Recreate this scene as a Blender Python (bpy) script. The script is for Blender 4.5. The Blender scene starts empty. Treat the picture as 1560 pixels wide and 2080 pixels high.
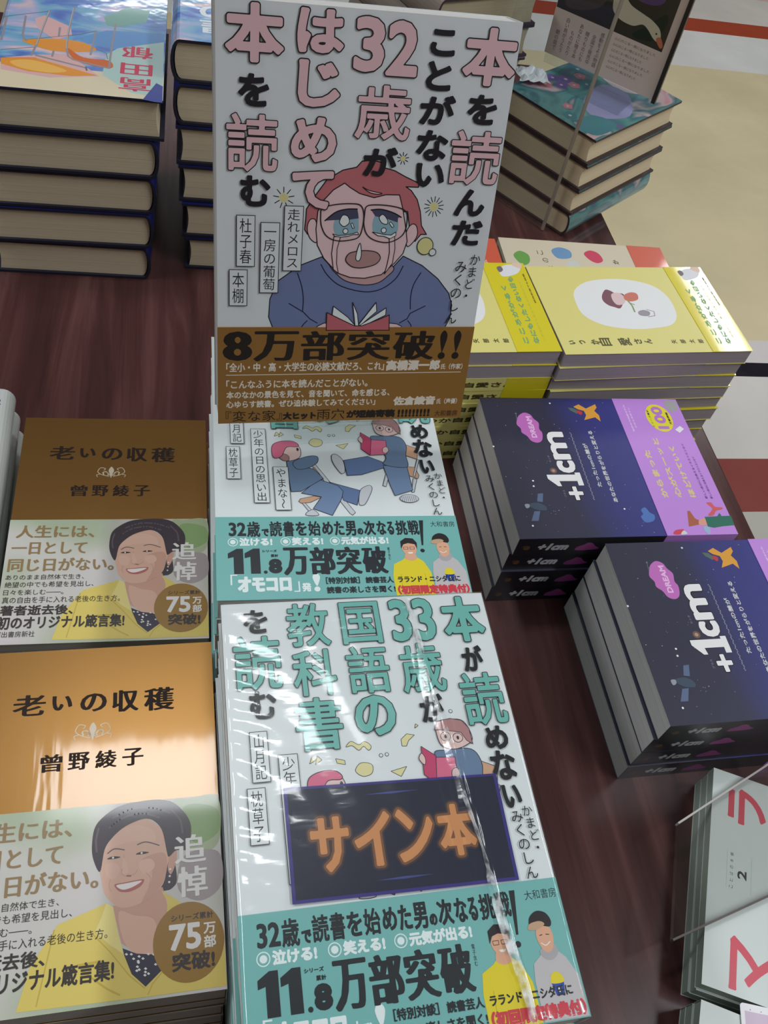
import bpy, math, random
import numpy as np
from mathutils import Matrix, Vector, Euler
random.seed(7)
R = math.radians
sc = bpy.context.scene
C = sc.collection
MM = 0.001

# ---------------------------------------------------------------- camera
cd = bpy.data.cameras.new('camera')
cam = bpy.data.objects.new('camera', cd)
C.objects.link(cam)
cd.sensor_fit = 'HORIZONTAL'
cd.sensor_width = 36.0
cd.lens = 36.0 * 1821.58 / 1560.0
cd.clip_start = 0.02
cam.matrix_world = Matrix(((0.97754, 0.01008, -0.21062, 0.0),
                           (-0.13640, 0.79223, -0.59491, 0.0),
                           (0.16090, 0.61024, 0.77570, 0.57499),
                           (0, 0, 0, 1)))
sc.camera = cam
sc.cycles.transparent_max_bounces = 32

# ---------------------------------------------------------------- light
w = bpy.data.worlds.new('shop_air')
sc.world = w
w.use_nodes = True
bg = w.node_tree.nodes['Background']
bg.inputs[0].default_value = (0.80, 0.88, 1.0, 1)
bg.inputs[1].default_value = 0.20
def area_lamp(name, loc, sx, sy, power, rz=0, col=(0.93, 0.97, 1.0)):
    l = bpy.data.lights.new(name, 'AREA')
    l.shape = 'RECTANGLE'; l.size = sx; l.size_y = sy; l.energy = power; l.color = col
    o = bpy.data.objects.new(name, l)
    o.location = loc; o.rotation_euler = (0, 0, R(rz))
    C.objects.link(o)
    return o
CEIL = 2.2
area_lamp('ceiling_or_fill_light', (-0.07, 0.98, CEIL - .06), 0.62, 0.20, 13)
area_lamp('ceiling_or_fill_light', (2.44, 3.12, CEIL - .06), 0.12, 0.9, 24)
area_lamp('ceiling_or_fill_light', (0.05, 5.5, CEIL - .06), 1.2, 0.30, 20)
area_lamp('ceiling_or_fill_light', (1.35, -0.45, CEIL - .06), 0.20, 1.2, 46)  # unseen overhead fill, added to brighten the cover tops
area_lamp('ceiling_or_fill_light', (-1.6, 0.7, CEIL - .06), 0.20, 1.2, 46)  # unseen fill, placed to light the flowery books' left side
area_lamp('ceiling_or_fill_light', (0.4, -1.5, CEIL - .06), 1.2, 0.20, 8)  # weak unseen fill added behind the camera
area_lamp('ceiling_or_fill_light', (3.6, 1.3, CEIL - .06), 0.20, 1.2, 80)  # unseen lamp, set strong to brighten the far-right page edges
sc.view_settings.view_transform = 'Standard'
sc.view_settings.look = 'None'
sc.view_settings.gamma = 1.0
sc.view_settings.use_curve_mapping = False
sc.view_settings.exposure = -0.75

# ---------------------------------------------------------------- materials
def lin(c):
    c = c / 255.0
    return c / 12.92 if c <= 0.04045 else ((c + 0.055) / 1.055) ** 2.4
_m = {}
def mat(rgb, rough=0.4, coat=0.0, metal=0.0, name=None, spec=0.5):
    key = (tuple(rgb), rough, coat, metal, spec)
    if key in _m: return _m[key]
    m = bpy.data.materials.new(name or 'ink_%d_%d_%d' % tuple(rgb))
    m.use_nodes = True
    b = m.node_tree.nodes['Principled BSDF']
    b.inputs['Base Color'].default_value = (lin(rgb[0]), lin(rgb[1]), lin(rgb[2]), 1)
    b.inputs['Roughness'].default_value = rough
    b.inputs['Metallic'].default_value = metal
    b.inputs['Specular IOR Level'].default_value = spec
    b.inputs['Coat Weight'].default_value = coat
    b.inputs['Coat Roughness'].default_value = 0.06
    _m[key] = m
    return m
def nodes(m):
    return m.node_tree.nodes, m.node_tree.links, m.node_tree.nodes['Principled BSDF']
def paper_bump(m, scale=(60, 60, 60), strength=0.15, dist=0.001, noise=1.0, slot='Normal'):
    n, l, b = nodes(m)
    tc = n.new('ShaderNodeTexCoord'); mp = n.new('ShaderNodeMapping'); nz = n.new('ShaderNodeTexNoise'); bp = n.new('ShaderNodeBump')
    mp.inputs['Scale'].default_value = scale
    nz.inputs['Scale'].default_value = noise
    bp.inputs['Strength'].default_value = strength; bp.inputs['Distance'].default_value = dist
    l.new(tc.outputs['Object'], mp.inputs[0]); l.new(mp.outputs[0], nz.inputs[0]); l.new(nz.outputs[0], bp.inputs['Height'])
    l.new(bp.outputs[0], b.inputs[slot])
def pages(rgb, k=0.18):
    m = mat(rgb, 0.85, name='page_edges', spec=0.2)
    if m.get('done'): return m
    m['done'] = 1
    n, l, b = nodes(m)
    tc = n.new('ShaderNodeTexCoord'); mp = n.new('ShaderNodeMapping'); nz = n.new('ShaderNodeTexNoise')
    mp.inputs['Scale'].default_value = (6, 6, 2600)
    nz.inputs['Scale'].default_value = 1.0; nz.inputs['Detail'].default_value = 3
    rp = n.new('ShaderNodeMapRange'); rp.inputs[1].default_value = 0.3; rp.inputs[2].default_value = 0.7
    rp.inputs[3].default_value = 1 - k; rp.inputs[4].default_value = 1.0
    mx = n.new('ShaderNodeMix'); mx.data_type = 'RGBA'; mx.blend_type = 'MULTIPLY'; mx.inputs[0].default_value = 1
    mx.inputs[6].default_value = b.inputs['Base Color'].default_value
    l.new(tc.outputs['Object'], mp.inputs[0]); l.new(mp.outputs[0], nz.inputs[0]); l.new(nz.outputs[0], rp.inputs[0])
    cb = n.new('ShaderNodeCombineColor')
    for i in range(3): l.new(rp.outputs[0], cb.inputs[i])
    l.new(cb.outputs[0], mx.inputs[7]); l.new(mx.outputs[2], b.inputs['Base Color'])
    bp = n.new('ShaderNodeBump'); bp.inputs['Strength'].default_value = 0.5; bp.inputs['Distance'].default_value = 0.0004
    l.new(nz.outputs[0], bp.inputs['Height']); l.new(bp.outputs[0], b.inputs['Normal'])
    return m
def ramp_mat(name, stops, axis=0, lo=0.0, hi=1.0, rough=0.35, coat=0.0, metal=0.0, noise=0.0):
    """printed colour gradient along one axis of the thing"""
    m = bpy.data.materials.new(name); m.use_nodes = True
    n, l, b = nodes(m)
    tc = n.new('ShaderNodeTexCoord'); sx = n.new('ShaderNodeSeparateXYZ'); mr = n.new('ShaderNodeMapRange'); cr = n.new('ShaderNodeValToRGB')
    l.new(tc.outputs['Object'], sx.inputs[0])
    src = sx.outputs[axis]
    if noise:
        nz = n.new('ShaderNodeTexNoise'); nz.inputs['Scale'].default_value = 25; l.new(tc.outputs['Object'], nz.inputs[0])
        ma = n.new('ShaderNodeMath'); ma.operation = 'MULTIPLY_ADD'; ma.inputs[1].default_value = noise
        l.new(nz.outputs[0], ma.inputs[0]); l.new(src, ma.inputs[2]); src = ma.outputs[0]
    l.new(src, mr.inputs[0]); mr.inputs[1].default_value = lo; mr.inputs[2].default_value = hi
    l.new(mr.outputs[0], cr.inputs[0]); l.new(cr.outputs[0], b.inputs['Base Color'])
    e = cr.color_ramp.elements
    for i, (p, c) in enumerate(stops):
        el = e[i] if i < 2 else e.new(p)
        el.position = p; el.color = (lin(c[0]), lin(c[1]), lin(c[2]), 1)
    b.inputs['Roughness'].default_value = rough; b.inputs['Coat Weight'].default_value = coat
    b.inputs['Coat Roughness'].default_value = 0.06; b.inputs['Metallic'].default_value = metal
    return m
def clear(name, rough=0.03, tint=(0.93, 0.96, 0.97), refl=0.09, bump=None, fk=1.0):
    """thin clear plastic: mostly see-through, mirrors a little"""
    m = bpy.data.materials.new(name); m.use_nodes = True
    n, l = m.node_tree.nodes, m.node_tree.links
    n.remove(n['Principled BSDF'])
    out = n['Material Output']
    t = n.new('ShaderNodeBsdfTransparent'); t.inputs[0].default_value = (*tint, 1)
    g = n.new('ShaderNodeBsdfGlossy'); g.inputs['Roughness'].default_value = rough
    fr = n.new('ShaderNodeFresnel'); fr.inputs[0].default_value = 1.45
    ma = n.new('ShaderNodeMath'); ma.operation = 'MULTIPLY_ADD'; ma.inputs[1].default_value = fk; ma.inputs[2].default_value = refl - 0.04
    ma.use_clamp = True
    mx = n.new('ShaderNodeMixShader')
    gm = n.new('ShaderNodeNewGeometry'); io = n.new('ShaderNodeMapRange'); io.inputs[3].default_value = 1.45; io.inputs[4].default_value = 1/1.45
    l.new(gm.outputs['Backfacing'], io.inputs[0]); l.new(io.outputs[0], fr.inputs[0])
    l.new(fr.outputs[0], ma.inputs[0]); l.new(ma.outputs[0], mx.inputs[0]); l.new(t.outputs[0], mx.inputs[1]); l.new(g.outputs[0], mx.inputs[2])
    l.new(mx.outputs[0], out.inputs[0])
    if bump:
        tc = n.new('ShaderNodeTexCoord'); mp = n.new('ShaderNodeMapping'); mp.inputs['Scale'].default_value = bump[0]
        mp.inputs['Rotation'].default_value = (0, 0, R(bump[1]))
        nz = n.new('ShaderNodeTexNoise'); nz.inputs['Scale'].default_value = 1; nz.inputs['Detail'].default_value = 4
        bp = n.new('ShaderNodeBump'); bp.inputs['Strength'].default_value = bump[2]; bp.inputs['Distance'].default_value = 0.001
        l.new(tc.outputs['Object'], mp.inputs[0]); l.new(mp.outputs[0], nz.inputs[0]); l.new(nz.outputs[0], bp.inputs['Height'])
        l.new(bp.outputs[0], g.inputs['Normal'])
    return m

# ---------------------------------------------------------------- mesh collecting
class MB:
    def __init__(s): s.v = []; s.f = []; s.mi = []; s.mats = []
    def m(s, material):
        if material not in s.mats: s.mats.append(material)
        return s.mats.index(material)
    def add(s, vs, fs, material):
        k = s.m(material); n = len(s.v)
        s.v += [tuple(p) for p in vs]
        for f in fs: s.f.append([i + n for i in f]); s.mi.append(k)
    def box(s, x0, x1, y0, y1, z0, z1, material):
        vs = [(x0,y0,z0),(x1,y0,z0),(x1,y1,z0),(x0,y1,z0),(x0,y0,z1),(x1,y0,z1),(x1,y1,z1),(x0,y1,z1)]
        s.add(vs, [(0,3,2,1),(4,5,6,7),(0,1,5,4),(1,2,6,5),(2,3,7,6),(3,0,4,7)], material)
    def prism(s, prof, y0, y1, material, axis='y'):
        """prof: closed (x,z) outline, run along y"""
        n = len(prof)
        vs = [(x, y0, z) for x, z in prof] + [(x, y1, z) for x, z in prof]
        fs = [list(range(n)), list(range(2*n-1, n-1, -1))] + [(i, i+n, (i+1) % n + n, (i+1) % n) for i in range(n)]
        s.add(vs, fs, material)
    def build(s, name, parent=None, bevel=0):
        me = bpy.data.meshes.new(name)
        me.from_pydata(s.v, [], s.f)
        for x in s.mats: me.materials.append(x)
        me.polygons.foreach_set('material_index', s.mi)
        me.update()
        o = bpy.data.objects.new(name, me)
        C.objects.link(o)
        if parent: o.parent = parent
        if bevel:
            b = o.modifiers.new('edge', 'BEVEL'); b.width = bevel; b.segments = 2; b.limit_method = 'ANGLE'
        return o

# ---------------------------------------------------------------- lettering
_g = {}
def glyph(s, off=0.0):
    """outline mesh of a string at em size 1: verts, faces, boundary edges"""
    off = round(off, 3)
    if (s, off) in _g: return _g[(s, off)]
    c = bpy.data.curves.new('t', 'FONT'); c.body = s; c.size = 1; c.resolution_u = 3; c.offset = off
    o = bpy.data.objects.new('t', c); C.objects.link(o)
    bpy.context.view_layer.update()
    me = bpy.data.meshes.new_from_object(o.evaluated_get(bpy.context.evaluated_depsgraph_get()))
    vs = [(v.co.x, v.co.y) for v in me.vertices]; fs = [tuple(p.vertices) for p in me.polygons]
    cnt = {}
    for f in fs:
        for a, b in zip(f, f[1:] + f[:1]):
            k = (min(a, b), max(a, b)); cnt[k] = cnt.get(k, 0) + 1
    ed = [k for k, q in cnt.items() if q == 1]
    bpy.data.objects.remove(o); bpy.data.curves.remove(c); bpy.data.meshes.remove(me)
    _g[(s, off)] = (vs, fs, ed)
    return _g[(s, off)]
def fatten(P, ed, rx, ry, h):
    """faces of the outline P grown by rx, ry: distance field cut at its level line"""
    K = rx / ry
    A_ = np.array([P[i] for i, j in ed]); B_ = np.array([P[j] for i, j in ed])
    x0, y0 = min(A_[:, 0].min(), B_[:, 0].min()) - rx - h, min(A_[:, 1].min(), B_[:, 1].min()) - ry - h
    nx = int((max(A_[:, 0].max(), B_[:, 0].max()) + rx + h - x0) / h) + 2; ny = int((max(A_[:, 1].max(), B_[:, 1].max()) + ry + h - y0) / h) + 2
    X, Y = np.meshgrid(x0 + np.arange(nx)*h, y0 + np.arange(ny)*h, indexing='ij')
    D = np.full(X.shape, 1e9); ins = np.zeros(X.shape, bool)
    for (ax, ay), (bx, by) in zip(A_, B_):
        ex, ey = bx-ax, (by-ay)*K; q = ex*ex + ey*ey
        if q > 1e-12:
            t = np.clip(((X-ax)*ex + (Y-ay)*K*ey)/q, 0, 1)
            D = np.minimum(D, (X-ax-t*ex)**2 + ((Y-ay)*K - t*ey)**2)
        if (ay > by) or (ay < by):
            c = ((Y >= ay) != (Y >= by)); ins ^= c & (X < ax + (Y-ay)*(bx-ax)/(by-ay))
    F = np.sqrt(D) * np.where(ins, -1, 1) - rx
    vs, fs = [], []
    def put(poly):
        n = len(vs); vs.extend(poly); fs.append(tuple(range(n, n+len(poly))))
    for j in range(ny-1):
        run = None
        for i in range(nx-1):
            f = (F[i, j], F[i+1, j], F[i+1, j+1], F[i, j+1])
            full = max(f) < 0
            if full:
                if run is None: run = i
                continue
            if run is not None: put([(x0+run*h, y0+j*h), (x0+i*h, y0+j*h), (x0+i*h, y0+(j+1)*h), (x0+run*h, y0+(j+1)*h)]); run = None
            if min(f) >= 0: continue
            c = [(x0+i*h, y0+j*h), (x0+(i+1)*h, y0+j*h), (x0+(i+1)*h, y0+(j+1)*h), (x0+i*h, y0+(j+1)*h)]
            poly = []
            for k in range(4):
                a, b = f[k], f[(k+1) % 4]
                if a < 0: poly.append(c[k])
                if (a < 0) != (b < 0):
                    t = a/(a-b); poly.append((c[k][0] + t*(c[(k+1) % 4][0]-c[k][0]), c[k][1] + t*(c[(k+1) % 4][1]-c[k][1])))
            if len(poly) > 2: put(poly)
        if run is not None: put([(x0+run*h, y0+j*h), (x0+(nx-1)*h, y0+j*h), (x0+(nx-1)*h, y0+(j+1)*h), (x0+run*h, y0+(j+1)*h)])
    return vs, fs
class Art(MB):
    """printed artwork laid on a sheet; u right, v up, in millimetres"""
    def __init__(s, z, tf):
        super().__init__(); s.z = z; s.tf = tf; s.k = 0; s.lay = 0
    def up(s, n=1): s.lay += n; return s
    def flat(s, pts, fs, material):
        s.k = (s.k + 1) % 15
        z = s.z + s.lay * 0.007 + s.k * 0.0003
        out = []
        for p in pts:
            x, y = s.tf(*p); out.append((x * MM, y * MM, z * MM))
        s.add(out, fs, material)
    def poly(s, pts, material):
        a = sum(p[0]*q[1]-q[0]*p[1] for p, q in zip(pts, pts[1:]+pts[:1]))
        if a < 0: pts = pts[::-1]
        s.flat(pts, [list(range(len(pts)))], material)
    def rect(s, u0, v0, u1, v1, material): s.poly([(u0,v0),(u1,v0),(u1,v1),(u0,v1)], material)
    def disc(s, u, v, r, material, r2=None, n=20, a0=0):
        r2 = r2 or r
        s.poly([(u + r*math.cos(2*math.pi*i/n), v + r2*math.sin(2*math.pi*i/n)) for i in range(n)], material)
    def line(s, pts, wd, material, caps=True):
        h = wd / 2
        for (a, b), (c, d) in zip(pts, pts[1:]):
            L = math.hypot(c-a, d-b)
            if L < 1e-6: continue
            nx, ny = -(d-b)/L*h, (c-a)/L*h
            s.poly([(a-nx,b-ny),(c-nx,d-ny),(c+nx,d+ny),(a+nx,b+ny)], material)
        if caps and wd > 0.25:
            for a, b in pts: s.disc(a, b, h, material, n=8)
    def blob(s, pts, fill=None, ink=None, lw=0.5, sm=True, closed=True):
        if sm: pts = smooth(pts, closed)
        if fill: s.poly(list(pts), fill); s.up()
        if ink: s.line(pts + ([pts[0]] if closed else []), lw, ink); s.up()
    def glyphs(s, g, fn, material, dil=0.0, round_=True, contrast=0.0):
        vs, fs, ed = g
        P = [fn(x, y) for x, y in vs]
        if dil or contrast:
            ry = max(dil, .05); rx = max(dil + contrast, ry)
            hh = max(q[1] for q in P) - min(q[1] for q in P)
            P, fs = fatten(P, ed, rx, ry, max(.13, min(.3, hh/60)))
        s.flat(P, fs, material)
    def text(s, st, u0, v0, u1, v1, material, dil=0.0, round_=False, contrast=0.0, shear=0.0):
        """a horizontal line of writing fitted into the box"""
        sz = (v1 - v0) / .85
        fat = (round_ and dil > 0) or contrast > .15 or dil / sz > .018
        g = glyph(st); xs = [p[0] for p in g[0]]; ys = [p[1] for p in g[0]]
        if not xs: return
        a, b, c, d = min(xs), max(xs), min(ys), max(ys)
        if fat: q = dil + contrast; u0 += q; u1 -= q; v0 += dil; v1 -= dil
        fn = lambda x, y: (u0 + (x-a)/(b-a)*(u1-u0) + shear*((y-c)/max(d-c, 1e-6))*(v1-v0), v0 + (y-c)/max(d-c, 1e-6)*(v1-v0))
        s.glyphs(g, fn, material, dil if fat else 0, round_, contrast if fat else 0)
    def column(s, st, u0, v0, u1, v1, material, dil=0.0, lean=0.0, contrast=0.0):
        """vertical writing, top to bottom"""
        n = len(st); ch = (v1-v0)/n
        for i, c in enumerate(st):
            g = glyph(c); v = v1 - (i+1)*ch; uo = -lean*i*ch
            if c in 'ー〜―（）「」':
                fn = lambda x, y, v=v, uo=uo: (u0 + uo + (y+.12)*(u1-u0), v + (1-x)*ch)
            else:
                fn = lambda x, y, v=v, uo=uo: (u0 + uo + x*(u1-u0), v + (y+.12)*ch)
            s.glyphs(g, fn, material, dil, False, contrast)
    def bubble(s, ch, u0, v0, u1, v1, fill, ink, r=0.9, lw=0.55):
        """fat rounded letter with a drawn outline"""
        if ch in '読歳教科書語国': r *= 0.42; lw *= 0.8
        s.text(ch, u0, v0, u1, v1, ink, r + lw, True); s.up()
        s.text(ch, u0 + lw, v0 + lw, u1 - lw, v1 - lw, fill, r, True); s.up()
def smooth(p, closed=True, k=5):
    n = len(p); out = []
    rng = range(n) if closed else range(n-1)
    for i in rng:
        g = (lambda j: p[j % n]) if closed else (lambda j: p[min(max(j, 0), n-1)])
        a, b, c, d = g(i-1), g(i), g(i+1), g(i+2)
        for t in range(k):
            t = t / k
            out.append(tuple(0.5*((2*b[q]) + (-a[q]+c[q])*t + (2*a[q]-5*b[q]+4*c[q]-d[q])*t*t + (-a[q]+3*b[q]-3*c[q]+d[q])*t**3) for q in (0, 1)))
    if not closed: out.append(tuple(p[-1]))
    return out

# ---------------------------------------------------------------- object helpers
def tag(o, label=None, cat=None, group=None, kind=None):
    if label: o['label'] = label
    if cat: o['category'] = cat
    if group: o['group'] = group
    if kind: o['kind'] = kind
    return o
def empty(name, loc=(0,0,0), rz=0):
    o = bpy.data.objects.new(name, None); C.objects.link(o); o.empty_display_size = 0.02
    o.location = loc; o.rotation_euler = (0, 0, R(rz))
    return o
def copy_tree(o, parent=None):
    c = o.copy(); C.objects.link(c); c.parent = parent
    for ch in [x for x in o.children]: copy_tree(ch, c)
    return c
ORD = ['topmost', 'second', 'third', 'fourth', 'fifth', 'sixth', 'seventh', 'eighth', 'ninth', 'tenth', 'eleventh', 'twelfth']
def which(i, n):
    if i == 0: return 'topmost'
    if i == n-1: return 'bottom'
    return ORD[i] + ' from the top'

BLACK = mat((28, 26, 30)); WHITE = mat((238, 240, 240)); INK = mat((40, 38, 44))

# frames: from the upright artwork to the book's own x, y (book centre = 0)
def up_frame(w, d): return lambda u, v: (u - w/2, v - d/2)
def left_frame(w, d): return lambda u, v: (w/2 - v, u - d/2)          # head of the book points left
def down_frame(w, d): return lambda u, v: (w/2 - u, d/2 - v)          # book lies upside down
def edge_frame(w, x0=0): return lambda u, v: (u - w/2 + x0, v)

def paperback(w, d, t, cover_mat, page_mat, spine='right', art=None, band=None, band_art=None, name='paperback_book', spine_art=None, cover_rough=None, gap=0.5):
    """w,d,t in mm. A soft book lying flat: page block, wrapped cover, paper band."""
    root = empty(name)
    W, D, c = w/2, d/2, 0.18
    pb = MB(); g = {'right': (gap, 0.4), 'left': (0.4, gap)}.get(spine, (gap, gap))
    y0, y1 = (-D + gap, D - gap)
    if spine == 'near': y0 = -D + 0.4
    if spine == 'far': y1 = D - 0.4
    pb.box((-W + g[0])*MM, (W - g[1])*MM, y0*MM, y1*MM, c*MM, (t-c)*MM, page_mat)
    pb.build('page_block', root)
    cv = Art(t + 0.02, art[0] if art else up_frame(w, d))
    cv.box(-W*MM, W*MM, -D*MM, D*MM, 0, c*MM, cover_mat)
    cv.box(-W*MM, W*MM, -D*MM, D*MM, (t-c)*MM, t*MM, cover_mat)
    if spine == 'right': cv.box((W-c)*MM, W*MM, -D*MM, D*MM, 0.1*MM, (t-.1)*MM, cover_mat)
    if spine == 'left': cv.box(-W*MM, (-W+c)*MM, -D*MM, D*MM, 0.1*MM, (t-.1)*MM, cover_mat)
    if spine == 'near': cv.box(-W*MM, W*MM, -D*MM, (-D+c)*MM, 0.1*MM, (t-.1)*MM, cover_mat)
    if spine == 'far': cv.box(-W*MM, W*MM, (D-c)*MM, D*MM, 0.1*MM, (t-.1)*MM, cover_mat)
    if art: art[1](cv)
    if spine_art:                                   # writing on the spine that faces near
        sp = Art(0.02, lambda u, v: (u, v)); spine_art(sp)
        cv_v = [(x - W*MM, -D*MM - z, y) for x, y, z in sp.v]
        n = len(cv.v); cv.v += cv_v
        for f, mi in zip(sp.f, sp.mi): cv.f.append([i+n for i in f]); cv.mi.append(cv.m(sp.mats[mi]))
    cv.build('cover', root)
    if band:
        (x0, x1, y0, y1), bm = band                 # region in book x,y
        a = Art(t + 0.45 + 0.02, art[0] if art else up_frame(w, d))
        e = 0.18
        bx0 = x0 - e if x0 <= -W + .01 else x0; bx1 = x1 + e if x1 >= W - .01 else x1
        by0 = y0 - e if y0 <= -D + .01 else y0; by1 = y1 + e if y1 >= D - .01 else y1
        a.box(bx0*MM, bx1*MM, by0*MM, by1*MM, t*MM, (t+.45)*MM, bm)
        if spine == 'right' and x1 >= W - .01: a.box(W*MM, (W+e)*MM, by0*MM, by1*MM, 0, t*MM, bm)
        if spine == 'near' and y0 <= -D + .01: a.box(bx0*MM, bx1*MM, (-D-e)*MM, -D*MM, 0, t*MM, bm)
        if spine == 'far' or (spine == 'right' and x0 <= -W + .01): pass
        a.box(bx0*MM, bx1*MM, by0*MM, by1*MM, -0.12*MM, -0.01*MM, bm)
        if band_art: band_art(a)
        a.build('paper_band', root)
    return root

def hardcover(w, d, t, jacket, page_mat, board_mat, spine='right', art=None, band=None, name='hardcover_book'):
    """stiff book: boards stand out past the pages, rounded back on the spine side"""
    root = empty(name)
    W, D, c = w/2, d/2, 2.6
    s = 1 if spine == 'right' else -1
    # page block with a hollow fore-edge and a rounded back
    prof = []
    H = t - 2*c
    for i in range(9):
        a = -math.pi/2 + math.pi*i/8
        prof.append(((W - 9 + 5.0*math.cos(a)), c + H/2 + H/2*math.sin(a)))
    for i in range(7):
        q = i/6; prof.append((-W + 4 + 2.0*math.sin(math.pi*q), c + H*(1-q)))
    prof = [(x*s*MM, z*MM) for x, z in prof]
    if s < 0: prof = prof[::-1]
    pb = MB(); pb.prism(prof, (-D+3)*MM, (D-3)*MM, page_mat); pb.build('page_block', root)
    # case: one bent sheet round both boards and the back
    outer = []; inner = []
    r = t/2
    def path(off):
        pts = [(-W, off)]
        pts += [(W-8, off)]
        for i in range(1, 12):
            a = -math.pi/2 + math.pi*i/12
            pts.append((W - 8 + (7.6-off)*math.cos(a), r + (r-off)*math.sin(a)))
        pts += [(W-8, t-off), (-W, t-off)]
        return pts
    po, pi = path(0.0), path(c)
    n = len(po)
    cs = Art(t + 0.02, art[0] if art else up_frame(w, d))
    for (yy0, yy1) in [(-D, D)]:
        vs = [(x*s*MM, yy0*MM, z*MM) for x, z in po] + [(x*s*MM, yy1*MM, z*MM) for x, z in po] + [(x*s*MM, yy0*MM, z*MM) for x, z in pi] + [(x*s*MM, yy1*MM, z*MM) for x, z in pi]
        fo, fi, fe = [], [], []
        for i in range(n-1):
            fo.append((i, i+1, i+1+n, i+n)); fi.append((2*n+i+n, 2*n+i+1+n, 2*n+i+1, 2*n+i))
            fe.append((i, 2*n+i, 2*n+i+1, i+1)); fe.append((n+i, n+i+1, 3*n+i+1, 3*n+i))
        fe += [(0, n, 3*n, 2*n), (n-1, 3*n-1, 4*n-1, 2*n-1)]
        if s < 0: fo = [f[::-1] for f in fo]; fi = [f[::-1] for f in fi]; fe = [f[::-1] for f in fe]
        cs.add(vs, fo, jacket); cs.add(vs, fi, board_mat); cs.add(vs, fe, board_mat)
    if art: art[1](cs)
    cs.build('case', root)
    if band:
        (x0, x1, y0, y1), bm = band
        b = MB(); b.box(x0*MM, x1*MM, y0*MM, y1*MM, t*MM, (t+.2)*MM, bm); b.build('paper_band', root)
    return root

def stack(top, under, n, t, x, y, w, d, deg, labels, cat, group, jit=1.0, rots=1.2, h=None, drift=(0, 0), flip=None):
    """n books of thickness t (mm); x,y the near-left corner of the top book in metres. top = built book; under = book to copy"""
    th = R(deg)
    cx = x + (math.cos(th)*w/2 - math.sin(th)*d/2)*MM; cy = y + (math.sin(th)*w/2 + math.cos(th)*d/2)*MM
    h = h or n*t*MM
    gap = 0.0003
    step = (h - (t*MM)) / max(n-1, 1)
    rnd = random.Random(int(x*7919 + y*104729))
    used = False
    for i in range(n):
        z = h - t*MM - i*step
        if i == 0: o = top
        else:
            src = under(i) if callable(under) else under
            if src.get('placed'): o = copy_tree(src); o['placed'] = 1
            else: o = src; o['placed'] = 1
        j = 0 if i == 0 else jit
        o.location = (cx + rnd.uniform(-j, j)*MM + drift[0]*i*MM, cy + rnd.uniform(-j, j)*MM + drift[1]*i*MM, max(z, 0.0))
        o.rotation_euler = (0, 0, th + (R(rnd.uniform(-rots, rots)) if i else 0))
        if flip and i in flip: o.rotation_euler.z += math.pi
        tag(o, labels(i, n), cat, group)
    for o in [x for x in C.objects if x.get('placed')]: pass

# ================================================================ the setting
def wood(name, base, dark, light, rough):
    m = bpy.data.materials.new(name); m.use_nodes = True
    n, l, b = nodes(m)
    tc = n.new('ShaderNodeTexCoord'); mp = n.new('ShaderNodeMapping'); mp.inputs['Scale'].default_value = (26, 1.6, 26)
    nz = n.new('ShaderNodeTexNoise'); nz.inputs['Scale'].default_value = 1.6; nz.inputs['Detail'].default_value = 7; nz.inputs['Roughness'].default_value = 0.6
    nz.inputs['Distortion'].default_value = 0.6
    cr = n.new('ShaderNodeValToRGB'); e = cr.color_ramp.elements
    for i, (p, c) in enumerate([(0.30, dark), (0.5, base), (0.72, light)]):
        el = e[i] if i < 2 else e.new(p); el.position = p; el.color = (lin(c[0]), lin(c[1]), lin(c[2]), 1)
    l.new(tc.outputs['Object'], mp.inputs[0]); l.new(mp.outputs[0], nz.inputs[0]); l.new(nz.outputs[0], cr.inputs[0]); l.new(cr.outputs[0], b.inputs['Base Color'])
    b.inputs['Roughness'].default_value = rough; b.inputs['Specular IOR Level'].default_value = 0.35
    bp = n.new('ShaderNodeBump'); bp.inputs['Strength'].default_value = 0.08; bp.inputs['Distance'].default_value = 0.0006
    l.new(nz.outputs[0], bp.inputs['Height']); l.new(bp.outputs[0], b.inputs['Normal'])
    return m
table_wood = wood('dark_wood', (76, 46, 45), (54, 33, 33), (104, 70, 67), 0.26)
edge_wood = wood('table_edge', (104, 84, 72), (84, 66, 56), (120, 98, 84), 0.5)

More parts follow.
